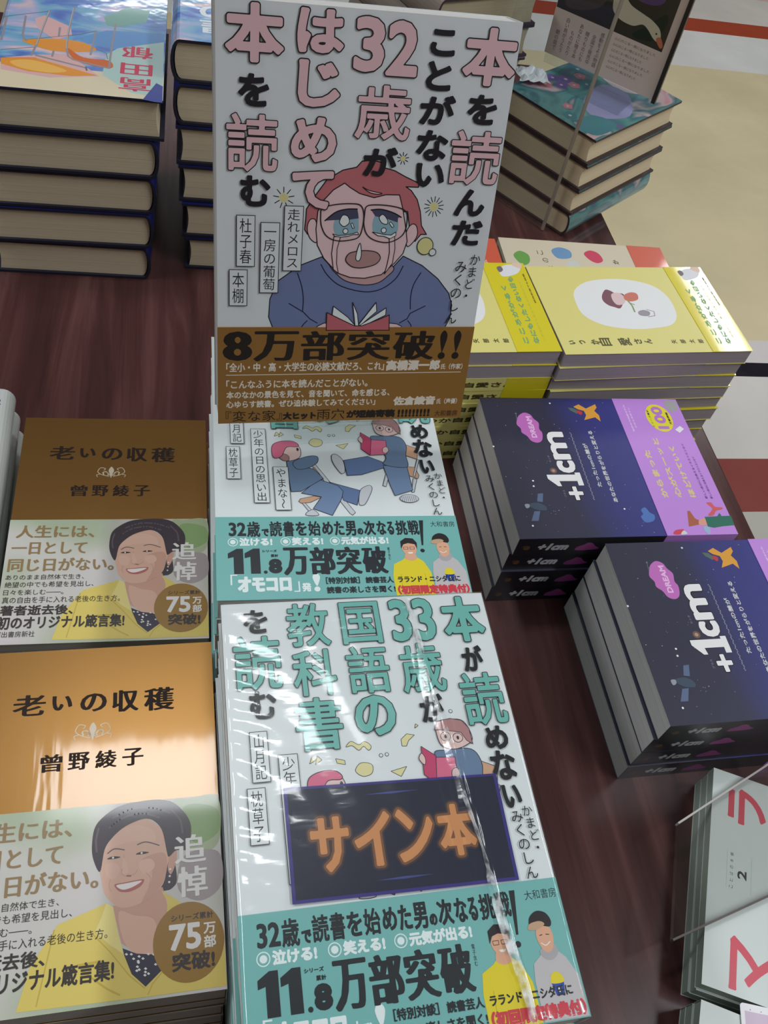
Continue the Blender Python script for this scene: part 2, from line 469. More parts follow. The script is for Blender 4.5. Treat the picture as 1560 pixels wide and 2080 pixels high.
def floor_mat():
    m = bpy.data.materials.new('shop_floor'); m.use_nodes = True
    n, l, b = nodes(m)
    tc = n.new('ShaderNodeTexCoord'); sx = n.new('ShaderNodeSeparateXYZ'); l.new(tc.outputs['Object'], sx.inputs[0])
    mr = n.new('ShaderNodeMapRange'); mr.inputs[1].default_value = 0.0; mr.inputs[2].default_value = 4.0
    cr = n.new('ShaderNodeValToRGB'); cr.color_ramp.interpolation = 'CONSTANT'
    l.new(sx.outputs[1], mr.inputs[0]); l.new(mr.outputs[0], cr.inputs[0])
    bands = [(0.0, (205, 203, 192)), (0.955, (150, 74, 68)), (1.105, (230, 226, 220)), (1.345, (30, 27, 38)), (1.392, (230, 224, 222)), (1.47, (232, 217, 178)),
             (2.86, (236, 236, 232)), (3.155, (176, 76, 50)), (3.262, (226, 220, 212)), (3.5, (224, 190, 180))]
    e = cr.color_ramp.elements
    for i, (p, c) in enumerate(bands):
        el = e[i] if i < 2 else e.new(p / 4.0); el.position = p / 4.0; el.color = (lin(c[0]), lin(c[1]), lin(c[2]), 1)
    nz = n.new('ShaderNodeTexNoise'); nz.inputs['Scale'].default_value = 3.0; nz.inputs['Detail'].default_value = 6
    l.new(tc.outputs['Object'], nz.inputs[0])
    r2 = n.new('ShaderNodeMapRange'); r2.inputs[1].default_value = 0.3; r2.inputs[2].default_value = 0.7; r2.inputs[3].default_value = 0.88; r2.inputs[4].default_value = 1.04
    l.new(nz.outputs[0], r2.inputs[0])
    vm = n.new('ShaderNodeVectorMath'); vm.operation = 'SCALE'
    l.new(cr.outputs[0], vm.inputs[0]); l.new(r2.outputs[0], vm.inputs['Scale']); l.new(vm.outputs[0], b.inputs['Base Color'])
    b.inputs['Roughness'].default_value = 0.22; b.inputs['Specular IOR Level'].default_value = 0.5
    n2 = n.new('ShaderNodeTexNoise'); n2.inputs['Scale'].default_value = 9.0; l.new(tc.outputs['Object'], n2.inputs[0])
    bp = n.new('ShaderNodeBump'); bp.inputs['Strength'].default_value = 0.25; bp.inputs['Distance'].default_value = 0.01
    l.new(n2.outputs[0], bp.inputs['Height']); l.new(bp.outputs[0], b.inputs['Normal'])
    return m
fl = MB(); fl.box(-3.6, 5.3, -2.1, 7.0, -0.72, -0.70, floor_mat()); tag(fl.build('floor'), 'pale shop floor with a cream field and coloured stripes', kind='structure')
del fl
wallm = mat((120, 112, 106), .8); ceilm = mat((170, 170, 168), .9)
for nm, q in (('wall_far', (-3.5, 5.2, 6.9, 7.0, -.7, 2.2)), ('wall_near', (-3.5, 5.2, -2.1, -2.0, -.7, 2.2)), ('wall_left', (-3.6, -3.5, -2.1, 7.0, -.7, 2.2)), ('wall_right', (5.2, 5.3, -2.1, 7.0, -.7, 2.2)), ('ceiling', (-3.6, 5.3, -2.1, 7.0, 2.2, 2.25))):
    k_ = MB(); k_.box(*q, ceilm if nm == 'ceiling' else wallm); tag(k_.build(nm), kind='structure')

tb = empty('display_table', (-0.4, 0.5, -0.70))
t_ = MB(); t_.box(-0.9, 0.887, -0.75, 0.75, 0.655, 0.70, table_wood); t_.build('table_top', tb, bevel=0.002)
t_ = MB()
for x0, x1, y0, y1 in [(-0.84, 0.83, -0.69, -0.67), (-0.84, 0.83, 0.67, 0.69), (0.81, 0.83, -0.67, 0.67), (-0.84, -0.82, -0.67, 0.67)]:
    t_.box(x0, x1, y0, y1, 0.0, 0.655, edge_wood)
t_.build('base_panel', tb)
tag(tb, 'dark reddish brown wooden table carrying all the book piles', 'table')

# ================================================================ crying reader book
paperW = mat((226, 230, 233), 0.42, name='matte_white_cover')
inkB = mat((30, 26, 32), 0.45); pinkB = mat((232, 190, 196), 0.45)
def cover_crying(a):
    P = paperW
    hair = mat((196, 112, 118), 0.45); skin = mat((236, 200, 204), 0.45); blue = mat((116, 128, 172), 0.45); inkb = mat((22, 28, 66), 0.45)
    yel = mat((226, 216, 150), 0.45); red = mat((196, 104, 112), 0.45); white = mat((236, 240, 240), 0.45)
    nk = mat((200, 160, 160), 0.45); mth = mat((182, 138, 138), 0.45); eyd = mat((74, 72, 100), 0.45); eyl = mat((146, 182, 196), 0.45); eym = mat((96, 120, 150), 0.45)
    # sparkles
    for u, v, r, k in [(81.8, 131.2, 2.6, 9), (98.9, 110.6, 4.6, 14), (29.3, 112.4, 4.6, 9)]:
        a.disc(u, v, r*0.42, yel)
        for i in range(k):
            q = 2*math.pi*i/k + .2
            a.line([(u + r*.5*math.cos(q), v + r*.5*math.sin(q)), (u + r*math.cos(q), v + r*math.sin(q))], 0.4, inkB)
    a.up()
    # jumper
    body = [(26.4, 50.1), (23.9, 56.6), (24.3, 65.6), (27.7, 74.3), (37.7, 81.9), (47.9, 86.2), (53.6, 80.4), (60.9, 75.9), (69.1, 74.8), (77.2, 76.1), (82.0, 81.4), (86.8, 87.2), (96.7, 82.8), (105.4, 76.4), (111.9, 69.2), (114.5, 63.0), (114.4, 56.1), (112.3, 50.7)]
    a.blob(body, blue, inkB, 0.5, sm=False)
    a.line(smooth([(36.8, 78.2), (39.0, 72.1), (40.1, 65.7), (40.0, 59.4)], False), .5, inkb); a.line(smooth([(96.5, 79.3), (93.6, 73.3), (92.8, 67.2), (93.4, 60.8)], False), .5, inkb)
    a.line([(33.4, 63.4), (40.5, 59.1), (43.8, 55.7), (47.4, 53.6)], .5, inkb); a.line([(100.8, 62.5), (93.5, 58.6), (92.3, 55.8), (88.6, 53.6)], .5, inkb)
    a.line([(42.5, 54.8), (40.8, 53.0), (39.8, 51.4)], .5, inkb); a.line([(92.8, 54.8), (94.6, 52.6), (95.1, 50.4)], .5, inkb)
    a.up()
    a.blob([(51.8, 82.7), (56.2, 77.3), (61.0, 74.4), (69.0, 72.9), (75.7, 74.0), (80.1, 77.3), (82.9, 81.2), (77.7, 83.7), (60.3, 83.4)], nk, inkb, .45)
    a.line(smooth([(47.7, 82.5), (51.0, 77.5), (57.7, 72.3), (69.3, 69.5), (77.7, 71.0), (84.3, 76.2), (87.3, 82.4)], False), .5, inkb); a.up()
    # hair behind
    a.blob([(42.8, 113.1), (39.6, 107.8), (39.5, 103.0), (39.2, 98.6), (40.7, 96.5), (44.8, 96.6), (47.7, 104.3), (86.6, 108.1), (89.0, 97.6), (91.7, 94.3), (94.2, 97.7), (96.9, 97.8), (94.0, 101.7), (92.6, 108.3), (90.5, 113.6), (87.2, 117.5), (84.5, 119.1), (90.4, 119.1), (90.5, 120.8), (83.7, 123.5), (78.5, 125.9), (73.4, 127.0), (72.1, 129.2), (67.6, 130.0), (63.3, 129.3), (61.1, 126.7), (55.0, 125.2), (48.3, 121.1)], hair, inkB, .5, sm=False)
    # ears
    a.blob([(45.0, 93.0), (42.2, 94.3), (40.6, 97.6), (40.5, 100.8), (41.7, 103.3), (43.9, 103.1), (45.0, 98.8)], skin, inkB, .45); a.blob([(88.2, 91.9), (91.1, 94.3), (92.5, 97.7), (91.7, 101.3), (89.9, 102.5), (88.0, 101.0), (87.0, 97.6)], skin, inkB, .45)
    # face
    a.blob([(56.2, 119.7), (51.3, 116.6), (46.7, 111.4), (44.8, 106.9), (44.4, 98.8), (45.4, 91.6), (48.8, 85.5), (55.5, 78.7), (62.0, 76.5), (69.0, 76.2), (77.0, 78.1), (82.9, 83.8), (86.5, 88.5), (87.9, 94.2), (86.7, 99.8), (84.2, 109.1), (81.9, 115.4), (75.6, 115.3), (70.2, 113.8), (63.4, 115.4), (58.8, 117.9)], skin, inkB, .5, sm=False)
    a.blob([(64.5, 118.3), (67.7, 116.9), (73.6, 115.8), (71.2, 115.4), (67.8, 116.1)], skin, inkB, .4)
    # eyes
    a.blob([(52.3, 101.1), (54.2, 105.5), (58.5, 107.8), (62.9, 107.9), (63.9, 102.5), (63.7, 98.1), (59.3, 96.9), (53.7, 96.8)], eyl); a.blob([(70.5, 101.6), (71.5, 106.0), (75.4, 106.7), (80.2, 106.3), (82.6, 103.0), (82.0, 97.5), (76.3, 97.3), (71.7, 97.8)], eyl)
    a.blob([(48.3, 102.9), (51.4, 106.0), (56.2, 108.2), (62.9, 108.5), (63.8, 104.4), (58.8, 103.5), (54.4, 103.4)], eyd, sm=False); a.blob([(69.3, 108.4), (75.2, 108.6), (81.0, 107.1), (83.8, 105.4), (82.4, 105.2), (82.3, 103.0), (75.5, 105.0), (71.5, 105.5)], eyd, sm=False)
    a.line(smooth([(48.3, 102.9), (53.0, 106.8), (57.9, 108.3), (62.8, 108.5)], False), .6, inkB); a.line(smooth([(69.3, 108.3), (74.1, 108.7), (79.9, 107.3), (83.8, 105.4)], False), .6, inkB); a.up()
    a.blob([(55.2, 103.4), (56.4, 105.6), (58.7, 105.1), (59.6, 102.4), (57.4, 100.5), (55.3, 101.8)], white, inkB, .35); a.blob([(73.4, 105.0), (75.1, 106.4), (77.4, 104.0), (77.3, 102.1), (74.9, 102.6)], white, inkB, .35)
    for q in ([(58.1, 98.4)], [(76.1, 99.2)]): a.disc(*q[0], 1.35, inkB); a.up(); a.disc(*q[0], 1.0, white); a.up()
    for q in ([(60.3, 101.9), (61.1, 102.2), (62.1, 100.0), (61.3, 99.7)], [(78.3, 102.6), (79.1, 103.2), (80.8, 101.2), (80.0, 100.6)]): a.blob(q, white, inkB, .3, sm=False)
    # tears
    for q in ([(52.9, 95.7), (56.0, 96.0), (54.7, 90.1), (54.9, 83.3), (56.1, 78.5), (53.6, 80.4), (52.3, 87.8)], [(79.1, 95.4), (81.5, 96.9), (82.3, 90.7), (81.8, 83.8), (78.5, 78.5), (79.4, 83.7), (79.9, 88.9)]): a.blob(q, skin, inkB, .4, sm=False)
    for q in ([(52.3, 97.0), (54.8, 96.3), (58.2, 96.6), (61.5, 97.3), (63.7, 98.1), (64.4, 97.0), (62.1, 97.0), (59.4, 96.1), (56.0, 95.6), (53.2, 96.0)], [(70.8, 98.3), (73.5, 96.7), (76.4, 96.5), (79.4, 95.4), (82.1, 96.9), (81.9, 98.6), (79.8, 97.1), (76.3, 97.3)]): a.blob(q, white, inkB, .35, sm=False)
    # mouth and nose drop
    a.blob([(59.2, 84.8), (60.5, 88.0), (64.4, 89.2), (69.0, 89.6), (73.7, 88.8), (75.7, 86.3), (74.2, 83.6), (70.8, 82.1), (66.2, 81.3), (62.1, 82.0)], mth, inkB, .45); a.blob([(65.4, 93.0), (66.4, 88.1), (65.9, 85.2), (64.8, 84.6), (63.9, 85.8), (64.2, 89.2)], white, inkB, .4)
    # spectacles
    for q in ([(46.2, 105.3), (46.9, 108.5), (52.8, 110.3), (60.5, 110.9), (64.4, 110.1), (66.0, 106.4), (66.0, 100.9), (64.5, 95.9), (59.5, 94.2), (53.9, 94.0), (49.3, 96.1), (46.8, 100.5)], [(66.4, 105.9), (66.9, 109.7), (70.5, 110.7), (77.8, 110.5), (84.2, 109.1), (86.5, 106.4), (86.6, 100.4), (84.5, 96.4), (79.0, 93.7), (72.6, 94.4), (68.3, 97.1), (66.5, 101.5)]):
        a.line(smooth(q) + [smooth(q)[0]], .5, inkB)
    a.up()
    # bubbles, book, hands
    a.disc(98.1 - 1.2, 92.3, 4.1, inkB, 4.3); a.up(); a.disc(98.1 - 1.2, 92.3, 3.7, yel, 3.9); a.up()
    a.disc(*[(100.9, 89.4)][0], 1.9, inkB); a.up(); a.disc(*[(100.9, 89.4)][0], 1.5, P); a.up()
    a.blob([(47.5, 52.0), (50.7, 53.7), (53.0, 53.6), (55.0, 50.0), (46.8, 50.1)], skin, inkB, .4, sm=False); a.blob([(83.1, 53.7), (87.4, 53.2), (89.7, 52.0), (90.5, 50.0), (81.0, 50.0)], skin, inkB, .4, sm=False)
    for q in ([(54.8, 62.3), (62.3, 56.7), (66.6, 52.0), (65.1, 51.1), (54.5, 57.9)], [(64.1, 64.3), (66.9, 58.5), (68.0, 52.3), (66.2, 52.3)], [(75.7, 64.3), (76.4, 59.8), (68.6, 52.3), (68.0, 52.9)], [(81.0, 61.6), (81.1, 57.9), (69.9, 52.0), (68.6, 52.6)]): a.blob(q, white, inkB, .4, sm=False)
    a.blob([(51.8, 59.1), (59.4, 55.4), (65.9, 52.3), (69.5, 52.3), (77.4, 55.4), (82.9, 57.9), (83.6, 50.0), (52.0, 50.0)], red, inkB, .45, sm=False)
    a.up(3)
    # title
    def col(ls):
        for ch, u0, v1, u1, v0, k in ls:
            if k: a.bubble(ch, u0, v0, u1, v1, pinkB, inkB, 0.85, 0.5)
            else: a.text(ch, u0, v0, u1, v1, inkB, 0.6, True)
        a.up()
    col([('本', 103.2, 185.7, 128.0, 162.3, 1), ('を', 108.6, 159.3, 122.1, 147.0, 0), ('読', 103, 144.8, 127.5, 120.8, 1), ('ん', 108.7, 119.2, 123.3, 106.8, 0), ('だ', 109.1, 104.9, 124.0, 92.9, 0),
         ('こ', 88.5, 183.1, 99.4, 173, 0), ('と', 88.2, 171.1, 99.4, 159.6, 0), ('が', 87, 158.1, 102.8, 145.9, 0), ('な', 87.3, 143.8, 101.6, 130.8, 0), ('い', 88.3, 129.8, 101.9, 119.4, 0),
         ('3', 55.7, 186.1, 69.5, 164.6, 1), ('2', 69.6, 185.6, 84.2, 163.8, 1), ('歳', 58.4, 160.9, 83.6, 138.4, 1), ('が', 63.8, 135.8, 79.2, 123.2, 0),
         ('は', 32, 188-.6, 52.2, 170.3, 1), ('じ', 33.1, 168.8, 51.8, 149.9, 1), ('め', 31, 147.0, 51.7, 127.7, 1), ('て', 32.1, 125.2, 51.5, 107.6, 1),
         ('本', 3.3, 187.6, 27.7, 165.3, 1), ('を', 9, 161.8, 21.7, 149.2, 0), ('読', 3.8, 146.8, 26.3, 122.8, 1), ('む', 10.1, 121.6, 23.2, 108.3, 0)])
    for st, u0, v1, u1, v0 in [('走れメロス', 29.6, 109.3, 38.4, 79.4), ('一房の葡萄', 19.2, 101.7, 28, 68.7), ('杜子春', 8.4, 104.6, 16.9, 81.2), ('本棚', 5.2, 79.9, 13.7, 62.3)]:
        a.rect(u0, v0, u1, v1, inkB); a.up(); a.rect(u0+.35, v0+.35, u1-.35, v1-.35, P); a.up()
        a.column(st, u0 + 1.4, v0 + 1.2, u1 - 1.4, v1 - 1.2, inkB)
    a.column('かまど・', 120.0, 65.2, 125.6, 89.3, inkB, lean=0.1); a.column('みくのしん', 112.9, 53.1, 119.4, 86.1, inkB, lean=0.05)
gold = mat((150, 106, 48), 0.4, name='brown_gold_band'); dk = mat((34, 22, 18), 0.45); lt = mat((232, 220, 205), 0.45)
def band_crying(a):
    a.text('8', 2.2, 34.3, 16.4, 49.5, dk, .35, contrast=1.0)
    for i, ch in enumerate('万部突破'): a.text(ch, 16.8 + i*23.2, 34.0, 38.8 + i*23.2, 49.6, dk, .12, contrast=.75)
    for u in (112.6, 120.0):
        a.blob([(u-1.9, 46.5), (u, 49.8), (u+1.9, 46.5), (u+.3, 38.5), (u-.3, 38.5)], dk); a.disc(u, 36.0, 1.9, dk)
    a.up()
    a.text('「全小・中・高・大学生の必読文献だろ、これ」', 3.9, 28.3, 83, 33.2, lt, .12); a.text('高橋源一郎', 84, 28.0, 112.6, 33.8, lt, .3); a.text('氏（作家）', 113.3, 28.3, 125.0, 31.6, lt, .08)
    a.rect(3.8, 26.5, 124.5, 26.9, lt)
    a.text('「こんなふうに本を読んだことがない。', 3.9, 19.2, 75.3, 23.9, lt, .12); a.text('本のなかの景色を見て、音を聞いて、命を感じる、', 3.9, 13.7, 87.5, 17.9, lt, .12)
    a.text('心ゆらす読書。ぜひ追体験してみてください」', 3.9, 8.5, 80.3, 12.6, lt, .12)
    a.text('佐倉綾音', 89.9, 7.9, 112.8, 13.2, lt, .3); a.text('氏（声優）', 113.6, 8.2, 125, 11.5, lt, .08)
    a.text('『変な家』', 3.6, .8, 32, 6.8, dk, .1, contrast=.12); a.text('大ヒット', 32.4, 1.1, 49.5, 5.5, dk, .3); a.text('雨穴', 50, .8, 64.5, 6.8, dk, .05, contrast=.12)
    a.text('が短編寄稿', 65.5, 1.1, 91.5, 5.8, dk, .3); a.text('!!!!!!!!!', 93, 1.0, 110.6, 5.5, dk, .25)
    a.text('大和書房', 113.4, .9, 126.2, 4.4, mat((92, 62, 30), .5), .1)
pgW = pages((214, 212, 208))
sb = paperback(128, 188, 20, paperW, pgW, 'right', (up_frame(128, 188), cover_crying), ((-64, 64, -94, -42.4), gold), band_crying, name='paperback_book')
rot = Euler((R(90 - 17.755), 0, R(2.976)))
sb.rotation_euler = rot
sb.location = Vector((0.0141, 0.3158, 0.2383)) - rot.to_matrix() @ Vector((-0.064, -0.094, 0.020))
tag(sb, 'upright white paperback with a crying bespectacled reader and a brown band', 'book')

# clear stand that carries it
acr = clear('clear_acrylic', 0.03, (0.96, 0.98, 0.98), 0.07)
st = empty('book_stand', (0.078, 0.345, 0.2008))
def P3(u, v, z): return Vector((0.0141, 0.3158, 0.2383)) + rot.to_matrix() @ Vector((u*MM, v*MM, z*MM))
def slab(parent, name, pts, thick, m):
    """flat sheet through pts (world), given thickness along its normal"""
    pts = [Vector(p) for p in pts]
    nrm = (pts[1]-pts[0]).cross(pts[2]-pts[0]).normalized() * thick
    mb = MB(); k = len(pts); base = Vector(parent.location)
    mb.add([tuple(p - base) for p in pts] + [tuple(p + nrm - base) for p in pts], [list(range(k))[::-1], list(range(k, 2*k))] + [(i, (i+1) % k, (i+1) % k + k, i+k) for i in range(k)], m)
    return mb.build(name, parent)
slab(st, 'back_rest', [P3(34, -1, -20.6), P3(94, -1, -20.6), P3(94, 120, -20.6), P3(34, 120, -20.6)][::-1], 0.002, acr)
slab(st, 'ledge', [P3(34, -2.6, 2.5), P3(94, -2.6, 2.5), P3(94, -2.6, -22), P3(34, -2.6, -22)], 0.002, acr)
f1 = P3(34, -2.9, -20); f2 = P3(94, -2.9, -20)
slab(st, 'front_riser', [f1, f2, (f2.x, f2.y + .012, 0.2035), (f1.x, f1.y + .012, 0.2035)], 0.002, acr)
slab(st, 'foot', [(0.05, 0.335, 0.2012), (0.108, 0.338, 0.2012), (0.106, 0.405, 0.2012), (0.048, 0.402, 0.2012)], 0.002, acr)
tag(st, 'clear acrylic book stand propping up the crying reader paperback', 'stand')

# ================================================================ the schoolbook reader piles
paperC = mat((222, 229, 230), 0.30, name='white_laminated_cover'); teal = mat((118, 182, 178), 0.34, name='teal_paper'); tealL = mat((112, 184, 174), 0.32)
inkC = mat((34, 38, 42), .32)
def frame_box(a, u0, v0, u1, v1, st, P, ink):
    a.rect(u0, v0, u1, v1, ink); a.up(); a.rect(u0+.3, v0+.3, u1-.3, v1-.3, P); a.up(); a.column(st, u0+1.3, v0+1, u1-1.3, v1-1, ink)
def cover_school(a):
    P = paperC
    pink = mat((216, 110, 140), .34); mag = mat((196, 70, 110), .34); skin = mat((226, 196, 190), .34); den = mat((114, 138, 172), .34); den2 = mat((98, 122, 162), .34)
    hair = mat((176, 130, 130), .34); wd = mat((206, 164, 134), .34); gry = mat((200, 204, 210), .34); yel = mat((222, 216, 160), .34); ln = mat((50, 52, 66), .34); shirt = mat((106, 130, 160), .34)
    # confetti
    for q in ([(35.7, 106.8), (37.0, 110.6), (38.7, 108.6)], [(44.6, 108.7), (48.4, 107.6), (48.5, 105.7), (45.0, 106.6)], [(67.6, 101.0), (74.8, 102.5), (71.7, 98.3)], [(33.3, 107.3), (34.6, 110.6), (36.4, 108.8)], [(74.3, 111.8), (74.4, 114.9), (77.3, 117.2), (80.7, 116.4), (77.7, 114.1), (76.3, 111.6)], [(81.4, 119.5), (82.1, 121.5), (83.2, 120.6)]): a.blob(q, yel, ln, .25, sm=False)
    for q in ([(52.4, 102.6), (55.2, 105.8), (59.8, 104.7), (59.3, 100.9), (55.3, 99.9)], [(49.7, 113.5), (52.2, 115.8), (55.4, 114.0), (58.1, 115.3), (60.7, 113.0), (59.4, 111.1), (57.4, 113.1), (55.1, 111.5), (52.5, 113.8)]): a.blob(q, yel, ln, .25)
    for q in ([(67.0, 108.6)], [(64.4, 108.4)], [(99.3, 126.2)]): a.disc(*q[0], .9, ln); a.up(); a.disc(*q[0], .65, P); a.up()
    # left boy on a tipped chair
    a.blob([(43.7, 60.7), (44.8, 62.6), (52.3, 64.4), (56.2, 63.6), (50.0, 60.1), (45.0, 59.5)], wd, ln, .3, sm=False)
    for q in ([(52.2, 87.0), (54.2, 87.7), (73.5, 53.2), (71.8, 51.3), (70.4, 52.6)], [(45.5, 59.5), (47.0, 59.8), (52.2, 51.5), (50.2, 51.2)]): a.blob(q, gry, ln, .3, sm=False)
    a.blob([(54.0, 84.4), (56.2, 80.5), (58.3, 75.9), (56.2, 75.3), (52.3, 83.1)], wd, ln, .3, sm=False)
    a.blob([(61.1, 74.2), (77.7, 68.2), (75.0, 58.1), (67.9, 61.3), (66.7, 68.9)], den2, ln, .35, sm=False)
    a.blob([(77.6, 67.6), (80.5, 70.8), (83.7, 71.7), (84.4, 68.9), (80.9, 61.2), (78.5, 58.1), (76.1, 59.0)], gry, ln, .3)
    a.blob([(47.5, 53.3), (51.0, 55.1), (53.6, 51.5), (47.3, 51.3)], gry, ln, .3)
    a.blob([(45.6, 66.3), (55.8, 75.9), (65.9, 71.4), (68.3, 67.6), (67.0, 62.5), (60.9, 51.2), (51.1, 55.8), (56.2, 63.8)], den, ln, .35, sm=False)
    a.blob([(39.1, 88.5), (44.8, 90.3), (49.5, 91.7), (55.7, 92.7), (55.9, 89.4), (49.9, 84.4), (53.9, 83.1), (58.3, 76.6), (45.6, 67.6), (40.2, 67.3), (39.4, 77.8)], shirt, ln, .35, sm=False)
    a.blob([(42.7, 88.3), (50.6, 92.3), (56.2, 92.4), (55.8, 87.7), (49.9, 83.7), (44.3, 83.3)], shirt, ln, .35)
    a.blob([(37.8, 99.6), (43.1, 102.4), (46.5, 99.7), (47.4, 95.7), (46.4, 91.6), (42.2, 89.3), (38.2, 89.3), (37.5, 93.5)], skin, ln, .35)
    a.blob([(34.4, 92.8), (37.5, 94.2), (40.4, 92.5), (40.2, 89.3), (37.2, 89.3)], hair, ln, .3)
    a.blob([(31.3, 95.5), (32.3, 100.9), (37.1, 103.4), (43.2, 103.5), (46.3, 101.1), (45.5, 99.3), (39.8, 99.0), (36.4, 92.2), (32.3, 91.1)], pink, ln, .35)
    a.disc(*[(45.7, 97.4)][0], .7, ln, 1.2)
    # right boy with a magenta book
    a.blob([(107.7, 102.0), (114.8, 98.6), (113.1, 90.9), (107.0, 93.6)], wd, ln, .3, sm=False); a.blob([(105.8, 85.4), (111.0, 84.8), (112.4, 78.8), (111.3, 76.5), (105.5, 79.4)], wd, ln, .3, sm=False)
    for q in ([(113.1, 90.9), (114.2, 90.3), (110.0, 78.1), (109.0, 78.7)], [(108.7, 76.7), (110.7, 76.1), (107.8, 66.9), (106.4, 66.9)], [(93.4, 79.3), (90.8, 71.5), (92.5, 70.8), (95.2, 78.7)]): a.blob(q, gry, ln, .3, sm=False)
    a.blob([(70.8, 89.6), (84.7, 92.7), (92.6, 88.7), (94.1, 84.7), (80.0, 79.3), (71.7, 78.6)], den2, ln, .35, sm=False)
    a.blob([(92.8, 86.0), (106.4, 85.4), (107.2, 68.2), (96.6, 64.4), (95.0, 71.5)], den, ln, .35, sm=False)
    a.blob([(64.5, 93.2), (67.1, 93.9), (70.3, 89.6), (70.8, 81.9), (68.8, 79.9), (66.6, 83.2), (64.5, 88.5)], gry, ln, .3); a.disc(*[(104.3, 62.4)][0], 5.4, ln, 2.9); a.up(); a.disc(*[(104.3, 62.4)][0], 5.1, gry, 2.6); a.up()
    for i in range(8): a.line([([(104.3, 62.4)][0][0] - 4 + i*1.1, [(104.3, 62.4)][0][1] - 2), ([(104.3, 62.4)][0][0] - 4 + i*1.1, [(104.3, 62.4)][0][1] + 1.6)], .2, ln)
    a.up()
    a.blob([(88.0, 106.6), (94.1, 108.1), (104.8, 107.6), (108.2, 101.3), (107.0, 93.6), (106.3, 84.8), (93.4, 86.7), (95.2, 92.8)], shirt, ln, .35)
    a.blob([(90.7, 118.7), (92.9, 121.7), (98.2, 122.3), (104.1, 120.7), (106.5, 113.0), (103.8, 109.9), (97.3, 108.2), (91.7, 110.7)], skin, ln, .35)
    a.blob([(90.0, 117.7), (91.9, 121.7), (98.2, 122.6), (103.2, 121.3), (105.9, 117.3), (106.1, 109.9), (103.7, 111.7), (101.9, 115.6), (95.1, 117.2)], hair, ln, .3, sm=False)
    for q in ([(94.5, 114.3)], [(99.9, 113.3)]): a.disc(*q[0], 2.4, ln, 2.3); a.up(); a.disc(*q[0], 2.1, skin, 2.0); a.up(); a.disc(*q[0], .6, ln, .9)
    a.blob([(82.6, 110.7), (88.4, 105.9), (86.4, 93.4), (81.7, 98.1)], mag, ln, .3, sm=False); a.blob([(88.3, 105.2), (96.8, 104.6), (95.9, 94.2), (86.4, 93.4)], pink, ln, .3, sm=False)
    a.blob([(80.7, 105.1), (82.2, 107.6), (83.5, 105.1), (82.7, 102.3)], skin, ln, .3); a.blob([(94.5, 99.0), (96.7, 99.7), (97.4, 97.0), (95.5, 94.9), (93.8, 96.2)], skin, ln, .3)
    a.up(2)
    def bub(ch, u0, v1, u1, v0): a.bubble(ch, u0, v0, u1, v1, tealL, inkC, 0.8, 0.42)
    def blk(ch, u0, v1, u1, v0): a.text(ch, u0, v0, u1, v1, inkC, .5, True)
    blk('を', 9.9, 184, 21, 171.4); bub('読', 4.1, 170.2, 25.9, 142.6); blk('む', 10, 142.2, 21.7, 129)
    bub('教', 29.4, 186.4, 49.8, 162.8); bub('科', 30, 161.6, 50.1, 138.0); bub('書', 28.8, 137.5, 49.9, 112.4)
    bub('国', 54.9, 186, 74.5, 162.6); bub('語', 54.8, 161.8, 74.9, 137.4); bub('の', 55, 136.8, 74.2, 116.8)
    bub('3', 78.8, 186.4, 89.4, 162.4); bub('3', 90.4, 186.4, 101.2, 162.2); bub('歳', 79.4, 161.6, 100.6, 135.9); blk('が', 85.4, 135, 96.4, 121.5)
    bub('本', 104.4, 186.4, 125.6, 160.3); blk('が', 110.1, 158.4, 120.4, 144.9); bub('読', 105.6, 144.4, 126, 117.8); blk('め', 112.2, 117.4, 122.8, 106.2); blk('な', 112.2, 105.8, 123.4, 92.2); blk('い', 114.2, 90.2, 122.2, 80)
    frame_box(a, 8.9, 100.9, 16.6, 123.4, '山月記', P, inkC); frame_box(a, 20.2, 59.3, 28.6, 112.2, '少年の日の思い出', P, inkC)
    frame_box(a, 6.4, 75.6, 14.0, 98.8, '枕草子', P, inkC); frame_box(a, 31.2, 54.4, 39.6, 84.4, 'やまな〜', P, inkC)
    a.column('かまど・', 120.6, 60.2, 125.6, 80.8, inkC, lean=-.05); a.column('みくのしん', 115.2, 50.4, 121, 79.2, inkC, lean=-.02)
red_i = mat((206, 60, 74), .34)
